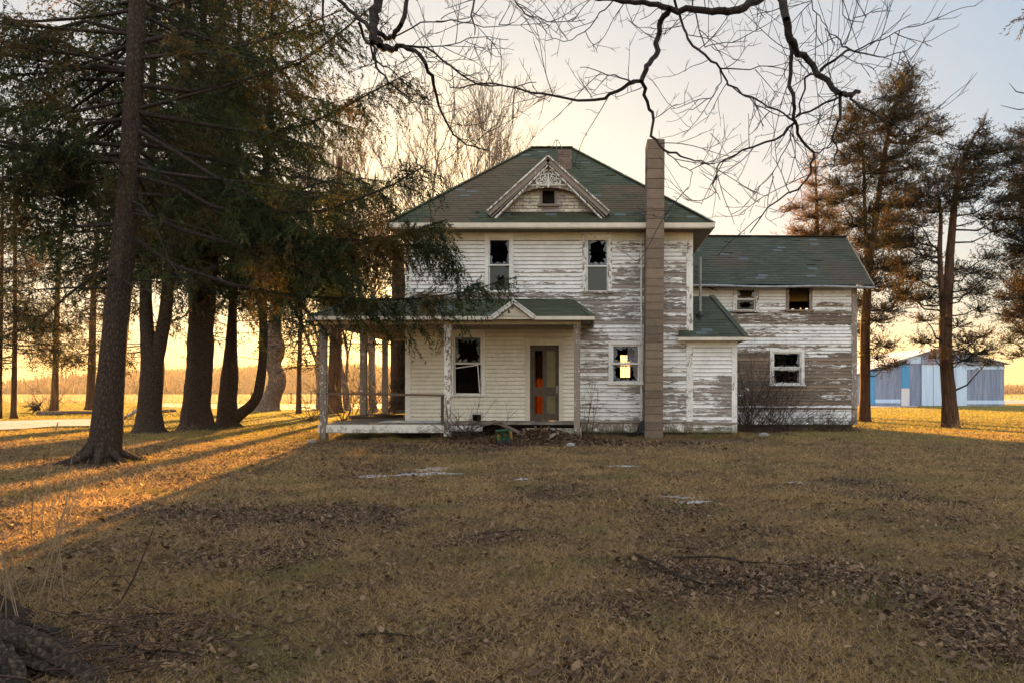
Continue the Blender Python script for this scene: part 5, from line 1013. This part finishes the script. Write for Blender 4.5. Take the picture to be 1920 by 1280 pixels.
# ================================================================ SMALL THINGS
def canes(name, c, n, h, spread, seed, mat, label, cat, group=None, r0=.006, kids=3, arch=.35, flat=(1, 1), kind=None):
    F_ = Fol(seed); rs_ = F_.rs; root = Vector((c[0], c[1], 0)); t = empty(name, root, label, cat, group); n = int(n*(1.7 if name == 'bramble' and n > 6 else 1))
    if kind: t['kind'] = kind
    a = rs_.uniform(0, 6.283, n); b = np.stack([rs_.normal(0, spread*.35, n)*flat[0], rs_.normal(0, spread*.35, n)*flat[1], np.zeros(n)], 1); ln = rs_.uniform(.5, 1.15, n)*h
    d = nrm(np.stack([np.cos(a)*spread*flat[0], np.sin(a)*spread*flat[1], rs_.uniform(.5, 1.2, n)], 1)); S = (b, d, ln, rs_.uniform(0, arch, n)); F_.strands(S, np.full(n, r0), np.full(n, r0*.45), 6, 4)
    for k in range(kids):
        p, d2, i2, tt = spawn(S, 2.6, .25, .95, R(42), .3, rs_, roll=1.2, minn=1); l2 = S[2][i2]*rs_.uniform(.2, .55, len(i2)); S = (p, d2, l2, rs_.uniform(-.2, arch, len(i2))); F_.strands(S, np.full(len(l2), r0*(.6-.15*k)), np.full(len(l2), r0*.25), 3, 3)
        if k >= 1: break
    F_.build(t, mat, None); t.children[0].name = 'stems'; return t
# fallen log, white log, branch wood
def log(pts, D, label, mat, name='fallen_log'):
    tr = trace(pts, D); root = tr[0][0].copy(); root.z = 0; t = empty(name, root, label, 'log'); mb = MB(); trunk_mesh(mb, tr, root, 12); mb.build('bark', mat, t, smooth=True, local=True); return t
t = log([(72, 776, 14), (95, 775, 11), (130, 773, 9), (170, 773, 8), (225, 774, 7)], 36, 'long fallen log lying on the sunlit grass behind the biggest spruce', M['bark_pale'])
F_ = Fol(81); n = 60; d = nrm(F_.rs.normal(0, 1, (n, 3))+np.array([-.6, 0, .1])); F_.strands((np.zeros((n, 3))+np.array([-.1, 0, .35])+F_.rs.normal(0, .1, (n, 3)), d, F_.rs.uniform(.2, .7, n), np.zeros(n)), np.full(n, .03), np.full(n, .008), 3); np_obj('root_plate', np.concatenate(F_.sv), np.concatenate(F_.sf), M['boards'], t, local=True)
log([(222, 792, 9), (240, 780, 9), (258, 768, 7)], 33, 'pale white log leaning up between the biggest trunk and the twin spruce', simple('peeled white log', (.48, .43, .37), .8, (.3, .26, .22), 4, (1, 1, 1)))
t = log([(296, 772, 7), (312, 770, 7), (330, 769, 6)], 36, 'short broken log on the grass between the twin spruce and the stout spruce', M['bark_pale'])
canes('brush_pile', (P(236, 0, 30).x, 30), 26, .8, .9, 82, M['bramble'], 'pile of brush beside the white leaning log', 'brush', r0=.012)
canes('brush_pile', (P(318, 0, 34).x, 34), 18, .7, 1.0, 83, M['bramble'], 'low brush heap on the sunlit lawn left of the stout spruce', 'brush', r0=.012)
for i, (px, D, h, lab) in enumerate(((655, 25.5, 2.3, 'bare shrub seen through the left bay of the porch'), (700, 27, 2.4, 'bare shrub between the two rear porch posts'), (735, 25, 2.0, 'bare shrub against the left rear corner of the house'), (590, 30, 1.6, 'low bare shrub on the grass left of the porch'), (285, 60, 2.6, 'bare sapling standing in the field between trunks'), (88, 40, 2.0, 'leggy bare shrub growing by the fallen log roots'))):
    canes('bare_shrub', (P(px, 0, D).x, D), 20, h, .55, 84+i, M['bramble'], lab, 'shrub', 'bare shrubs', r0=.012, arch=.15)
for i, (px, D, h, n, lab, sp_) in enumerate(((870, 16.6, 1.0, 22, 'thin bramble clump growing under the tall porch window', .7), (905, 16.5, .5, 40, 'dense bramble tangle left of the green toy', 1.2), (990, 16.3, .5, 46, 'dense bramble tangle right of the green toy', 1.3), (1075, 16.4, .55, 26, 'bramble tangle at the foot of the right porch post', .9), (1400, 20.9, 2.3, 34, 'tall bramble clump against the dark wing wall beside the entry', .45), (1450, 20.8, 1.9, 30, 'arching brambles below the left side of the wing window', .8), (1510, 20.7, 1.3, 34, 'low arching brambles below the right side of the wing window', 1.2), (1575, 20.6, .9, 26, 'sparse brambles at the right corner of the wing', 1.0), (1420, 20.2, .5, 30, 'low grey bramble mat in front of the entry corner', 1.4), (1100, 17.8, 1.6, 5, 'single vine climbing the wall under the small window', .3))):
    canes('bramble', (P(px, 0, D).x, D), n, h, sp_, 95+i, M['bramble'], lab, 'bramble', 'brambles along the house', r0=.008 if h > .6 else .007, arch=.5 if h < 1.5 else .3, flat=(1, .45))
for i, (px, D, h, n, lab) in enumerate(((1680, 17, .7, 12, 'bare weed clump on the grass right of the wing'), (1640, 19, .8, 14, 'bare weed clump near the right wing corner'), (1795, 22.6, .6, 16, 'weeds around the foot of the leaning cedar'), (345, 20.8, .5, 22, 'sunlit weeds at the foot of the stout spruce'), (250, 12.3, .5, 8, 'thin twig sprouts at the foot of the biggest spruce'))):
    canes('weed_clump', (P(px, 0, D).x, D), n, h, .7, 110+i, M['stalk'], lab, 'weeds', 'weed clumps', r0=.004, arch=.3)
# foreground stalks on the left
for i, (px, D, h, n, lab) in enumerate(((6, 3.3, 1.0, 9, 'tall dry weed stalks at the lower left corner, nearest the viewer'), (70, 3.9, .9, 7, 'tall dry weed stalks just right of the nearest ones'))):
    canes('weed_stalks', (P(px, 0, D).x, D), n, h, .22, 120+i, M['stalk'], lab, 'weeds', 'tall dry stalks', r0=.0035, arch=.2)
c = P(78, 0, 6.2); F_ = Fol(125); t = empty('grass_stalk', (c.x, 6.2, 0), 'single tall leaning grass stalk with a seed head on the left lawn', 'grass stalk'); F_.poly([(0, 0, 0), (.04, 0, .3), (.07, 0, .6), (.13, 0, .86)], .0045, .002); F_.poly([(.13, 0, .86), (.15, 0, .93)], .009, .004); F_.build(t, M['stalk'], None); t.children[0].name = 'stem'
# red twig sapling and sticks
c = P(225, 0, 3.9); F_ = Fol(126); t = empty('fallen_twig', (c.x, 3.9, 0), 'forked red brown twig standing out of the litter at lower left', 'twig'); F_.poly([(0, 0, 0), (.08, 0, .14), (.13, 0, .26), (.19, 0, .42)], .006, .003); F_.poly([(.06, 0, .10), (0, .02, .15), (-.12, .03, .14), (-.24, .02, .02)], .004, .002); F_.build(t, M['bramble'], None); t.children[0].name = 'stem'
rs_ = np.random.RandomState(77)
sticks = [(960, 1000, 'short stick on the dark leaf band in mid lawn'), (290, 1152, 'dark bark piece left of the bottom centre'), (250, 1215, 'short pale stick near the gnarled roots'), (730, 1195, 'thin upright pale stick in the lower lawn'), (330, 1222, 'grey stick right of the gnarled roots'), (1560, 945, 'small stick on the lawn in front of the wing')]
for i, (px, py, lab) in enumerate(sticks):
    D = gy(py); c = P(px, py, D); F_ = Fol(130+i); t = empty('stick', (c.x, D, 0), lab, 'stick', 'sticks on the lawn'); a = rs_.uniform(-.4, .4); l = rs_.uniform(.12, .2); q = np.array([math.cos(a), math.sin(a), 0])
    z0 = float(gz(np.array(c.x), np.array(D)))+.02; F_.poly([-q*l+[0, 0, z0-.01], -q*l*.3+[0, .01, z0], q*l*.4+[0, 0, z0], q*l+[0, -.01, z0-.006]], .006, .003, 6); F_.build(t, M['bark'], None); t.children[0].name = 'bark'
def fallen_branch(pxs, label, r0, seed):
    F_ = Fol(seed); D = gy(pxs[0][1]); a = P(pxs[0][0], 0, D); root = Vector((a.x, D, 0)); t = empty('fallen_branch', root, label, 'branch', 'fallen branches'); q = []
    for i, (px, py) in enumerate(pxs): D = gy(py); p_ = P(px, py, D); q.append((p_.x-root.x, D-root.y, .03+.02*math.sin(i*1.7)))
    F_.poly(q, r0, r0*.35, 7); S = poly_strands(q); p, d, i2, tt = spawn(S, 3.5, 0, 1, R(40), .2, F_.rs, roll=.25); l2 = F_.rs.uniform(.15, .5, len(i2)); F_.strands((p, d, l2, np.full(len(l2), .08)), np.full(len(l2), r0*.4), np.full(len(l2), .002), 3, 4); F_.build(t, M['bark'], None); t.children[0].name = 'wood'
fallen_branch([(1192, 1046), (1230, 1068), (1270, 1085), (1320, 1098), (1390, 1106)], 'forked grey branch lying across the dark leaf patch on the right lawn', .011, 140)
fallen_branch([(1260, 1052), (1340, 1056), (1400, 1060), (1470, 1058)], 'thin branch lying behind the forked grey branch', .009, 141)
fallen_branch([(500, 782), (530, 778), (560, 784), (590, 790)], 'fallen limb on the bright grass left of the porch', .03, 142)
fallen_branch([(570, 764), (600, 770), (640, 778)], 'fallen limb behind the left porch post', .03, 143)
# gnarled tree at lower left: trunk just outside the view, surface roots inside
GR = Vector((-3.55, 3.1, 0)); t = empty('old_tree', GR, 'old tree at the left edge with gnarled roots running into the lower left corner', 'tree'); mb = MB(); rr_ = random.Random(3)
trunk_mesh(mb, [(GR+Vector((0, 0, -.1)), .75), (GR+Vector((0, 0, .35)), .55), (GR+Vector((0, 0, 1)), .47), (GR+Vector((.05, .2, 3)), .44), (GR+Vector((.1, .3, 6)), .38), (GR+Vector((.2, .3, 10)), .2)], GR, 26, lobes=.4); mb.build('trunk', M['bark'], t, smooth=True, local=True)
def rough_root(path, r0, seed):
    """gnarled root: densely sampled tube pushed in and out along its bark ridges"""
    r_ = random.Random(seed); pts = [Vector(p)-Vector((0, 0, .02)) for p in path]; P_ = []; R_ = []; m_ = len(pts)
    for i in range(m_-1):
        p0, p1, p2, p3 = pts[max(i-1, 0)], pts[i], pts[i+1], pts[min(i+2, m_-1)]
        for k in range(14):
            t = k/14; P_.append(.5*((2*p1)+(p2-p0)*t+(2*p0-5*p1+4*p2-p3)*t*t+(3*p1-p0-3*p2+p3)*t**3)); R_.append(r0*.85*(1-.8*(i+t)/(m_-1)))
    mb = MB(); n = 30; mb.tube(P_, R_, n, .5, .10, r_); ph = [r_.uniform(0, 6) for _ in range(6)]
    for q in range(len(P_)):
        for k in range(n):
            a = 6.283*k/n; v = Vector(mb.v[q*n+k]); c = P_[q]
            f = 1+.16*math.sin(a*7+ph[0]+.25*math.sin(q*.3+ph[1]))+.10*math.sin(a*13+q*.11+ph[2])+.12*math.sin(q*.45+a*2+ph[3]); mb.v[q*n+k] = tuple(c+(v-c)*f)
    return mb
root_mat = bark('gnarled root bark', (.014, .010, .007), (.14, .10, .068), 16, 10, .03)
for k, (path, r0) in enumerate((([(.3, .0, .12), (.75, .0, .10), (1.05, -.05, .07), (1.3, -.14, .03), (1.55, -.3, -.01), (1.75, -.42, -.06)], .13), ([(.4, -.2, .14), (.8, -.3, .12), (1.05, -.36, .08), (1.25, -.42, .03), (1.5, -.52, -.05)], .12), ([(.4, .2, .12), (.7, .26, .06), (.95, .24, .02), (1.2, .12, -.03)], .08), ([(.95, -.1, .10), (1.2, -.3, .05), (1.35, -.5, .01), (1.5, -.75, -.05)], .06))):
    rough_root(path, r0, k).build('root', root_mat, t, smooth=False, local=True)
for i, (px, py, n, sp_, lab) in enumerate(((60, 1215, 46, .5, 'dead twig litter over the gnarled roots at the lower left'), (190, 1240, 46, .6, 'dead twig litter between the gnarled roots and the red brown twig'), (310, 1190, 30, .6, 'thin dead twigs scattered right of the red brown twig'))):
    D = gy(py); c = P(px, py, D); F_ = Fol(150+i); rs2 = F_.rs; tt_ = empty('twig_litter', (c.x, D, 0), lab, 'twigs', 'twig litter'); tt_['kind'] = 'stuff'
    b_ = np.stack([rs2.normal(0, sp_*.5, n), rs2.normal(0, sp_*.4, n), rs2.uniform(.01, .07, n)], 1); a = rs2.uniform(0, 6.28, n); d_ = nrm(np.stack([np.cos(a), np.sin(a), rs2.uniform(-.1, .35, n)], 1)); S = (b_, d_, rs2.uniform(.08, .35, n), rs2.uniform(-.1, .4, n))
    F_.strands(S, np.full(n, .004), np.full(n, .0015), 5, 5); F_.build(tt_, M['bramble'], None)
# ---- green toy, debris by the steps
c = P(950, 833, 16.0); t = empty('toy_tractor', (c.x, 15.7, 0), 'green and yellow plastic toy vehicle lying in the brambles by the porch', 'toy'); t.scale = (.85, .85, .85); t.rotation_euler = (R(4), R(-6), R(18))
gm = simple('green toy plastic', (.012, .07, .02), .5, (.008, .035, .012), 5, bmp=0); ym = simple('yellow toy plastic', (.2, .12, .02), .5, (.12, .07, .015), 5, bmp=0)
mb = MB(); mb.box(-.2, .12, -.1, .12, .08, .2); mb.box(-.22, -.12, -.12, .12, .1, .26)
for x in (-.2, -.02, .12): mb.box(x-.012, x+.012, -.1, -.08, .2, .4); mb.box(x-.012, x+.012, .1, .12, .2, .4)
mb.box(-.22, .14, -.11, .13, .385, .41); mb.build('body', gm, t, local=True)
mb = MB(); mb.box(.14, .2, -.1, .1, .12, .34); mb.box(-.21, -.17, -.14, -.1, .14, .32); mb.build('trim', ym, t, local=True)
for x in (-.13, .09):
    mb = MB(); mb.tube([(x, -.17, .1), (x, -.11, .1)], .09, 14); mb.build('wheel', M['black'], t, local=True)
def plank(a, b, w_, h, lab, mat, name='plank'):
    mb = MB(); mb.beam(a, b, w_, h, tone=.6); o = mb.build(name, mat); tag(o, lab, 'board', 'boards lying against the porch')
plank(P(893, 800, 16.6), P(835+100, 786, 16.4)+Vector((.1, 0, -.05)), .16, .03, 'dark splintered board resting on the brambles above the toy', M['boards'])
plank(P(925, 788, 16.5), P(985, 815, 16.2), .22, .03, 'broad weathered board slanting down right of the toy', M['boards'])
plank(P(1040, 812, 16.1), P(1010, 836, 15.8), .12, .025, 'short grey board on the ground right of the brambles', M['bare'])
mb = MB(); rr_ = random.Random(5); c = P(1205, 800, 18.2)
n = 14; pts = []
for j in range(7):
    for i in range(n): a = 6.283*i/n; r = (.02, .12, .15, .14, .10, .05, .01)[j]*rr_.uniform(.75, 1.2); pts.append((c.x+r*math.cos(a), 18.22+r*.8*math.sin(a), (.02, .05, .14, .25, .36, .43, .46)[j]))
for j in range(6):
    for i in range(n): mb.face((pts[j*n+i], pts[j*n+(i+1) % n], pts[(j+1)*n+(i+1) % n], pts[(j+1)*n+i]))
tag(mb.build('rubbish_bag', M['black']), 'crumpled black bag standing left of the block chimney', 'bag')
def rock(px, py, s, lab):
    D = gy(py); c = P(px, py, D); mb = MB(); n = 10; r_ = random.Random(px); rings = []
    for j, (q, z) in enumerate(((.8, -.1), (1, .25), (.85, .6), (.4, .8))): rings.append([(c.x+s*q*math.cos(6.283*i/n)*r_.uniform(.85, 1.1), D+s*.8*q*math.sin(6.283*i/n)*r_.uniform(.85, 1.1), s*z) for i in range(n)])
    for A, B in zip(rings, rings[1:]):
        for i in range(n): mb.face((A[i], A[(i+1) % n], B[(i+1) % n], B[i]))
    mb.face(rings[-1]); tag(mb.build('stone', M['stone'], smooth=True), lab, 'stone', 'stones by the house')
rock(585, 830, .11, 'pale round stone on the ground left of the front porch post'); rock(1432, 818, .14, 'pale stone among brambles right of the entry'); rock(1070, 836, .1, 'grey stone on the ground below the right porch post')
# dead grass and leaves banked against the foundations
n = 16000; rs_ = np.random.RandomState(91); u = rs_.uniform(0, 1, n); x = -6.6+u*15.4; y = np.where(x < -2.9, 16.75, np.where(x < -.1, 16.2, np.where(x < 4.1, 18.1, 21.75)))-np.abs(rs_.normal(0, .16, n)); d = nrm(np.stack([rs_.normal(0, .6, n), rs_.normal(0, .5, n), np.ones(n)], 1))
V = tris(np.stack([x, y, np.full(n, -.01)], 1), d, rs_.uniform(.05, .3, n)*(.6+.5*pn(x, y, 3, 5)), np.full(n, .009), rs_); o = np_obj('foundation_weeds', V, tri_faces(n), M['grass'], tone=np.repeat(rs_.beta(1.2, 3, n), 3)); tag(o, 'dead grass fringe growing along the foot of the house walls', 'weeds', kind='stuff')
n = 9000; x = rs_.normal(-1.0, 1.3, n); y = 16.1+rs_.normal(0, .35, n); h = .30*np.exp(-((x+1.2)/1.2)**2)*np.exp(-((y-16.4)/.45)**2); s = rs_.gamma(5, .004, n); a = rs_.uniform(0, 6.28, n)
u = np.stack([np.cos(a), np.sin(a), rs_.normal(0, .6, n)], 1)*s[:, None]*1.3; v = np.stack([-np.sin(a), np.cos(a), rs_.normal(0, .7, n)], 1)*s[:, None]*.6; o = np_obj('leaf_pile', quads(np.stack([x, y, .01+h*rs_.uniform(.6, 1.1, n)], 1), u, v), np.arange(4*n).reshape(-1, 4), M['leaf'], tone=np.repeat(rs_.beta(1.1, 4.5, n), 4)); tag(o, 'dark heap of leaves and rotting twigs banked in front of the porch steps', 'leaf pile', kind='stuff')
# ---- wire fence across the field
fx0, fx1 = P(470, 0, 72).x, P(860, 0, 72).x; fen = empty('wire_fence', (fx0, 72, 0), 'low wire fence with thin posts crossing the field left of the porch', 'fence'); k = 0; x = fx0
while x < fx1: mb = MB(); mb.box(x, x+.09, 72, 72.09, 0, 1.25+.1*math.sin(k*2.1)); mb.build('fence_post', M['boards'], fen); x += 2.1; k += 1
for z in (.4, .75, 1.1): mb = MB(); mb.tube([(fx0, 72.04, z), ((fx0+fx1)/2, 72.04, z-.03), (fx1, 72.04, z)], .012, 4); mb.build('wire', M['metal'], fen)
# ================================================================ HAZE
m = bpy.data.materials.new('evening haze'); m.use_nodes = True; t_ = m.node_tree; t_.nodes.clear(); o_ = t_.nodes.new('ShaderNodeOutputMaterial'); v_ = t_.nodes.new('ShaderNodeVolumePrincipled')
v_.inputs['Color'].default_value = (.93, .86, .76, 1); v_.inputs['Density'].default_value = .00014; v_.inputs['Anisotropy'].default_value = .4; t_.links.new(v_.outputs[0], o_.inputs['Volume'])
mb = MB(); mb.box(-1250, 1250, -75, 1400, -1.2, 34); h_ = mb.build('haze', m); h_['kind'] = 'stuff'; tag(h_, 'thin warm evening haze over the fields', 'haze'); sc.cycles.volume_bounces = 0
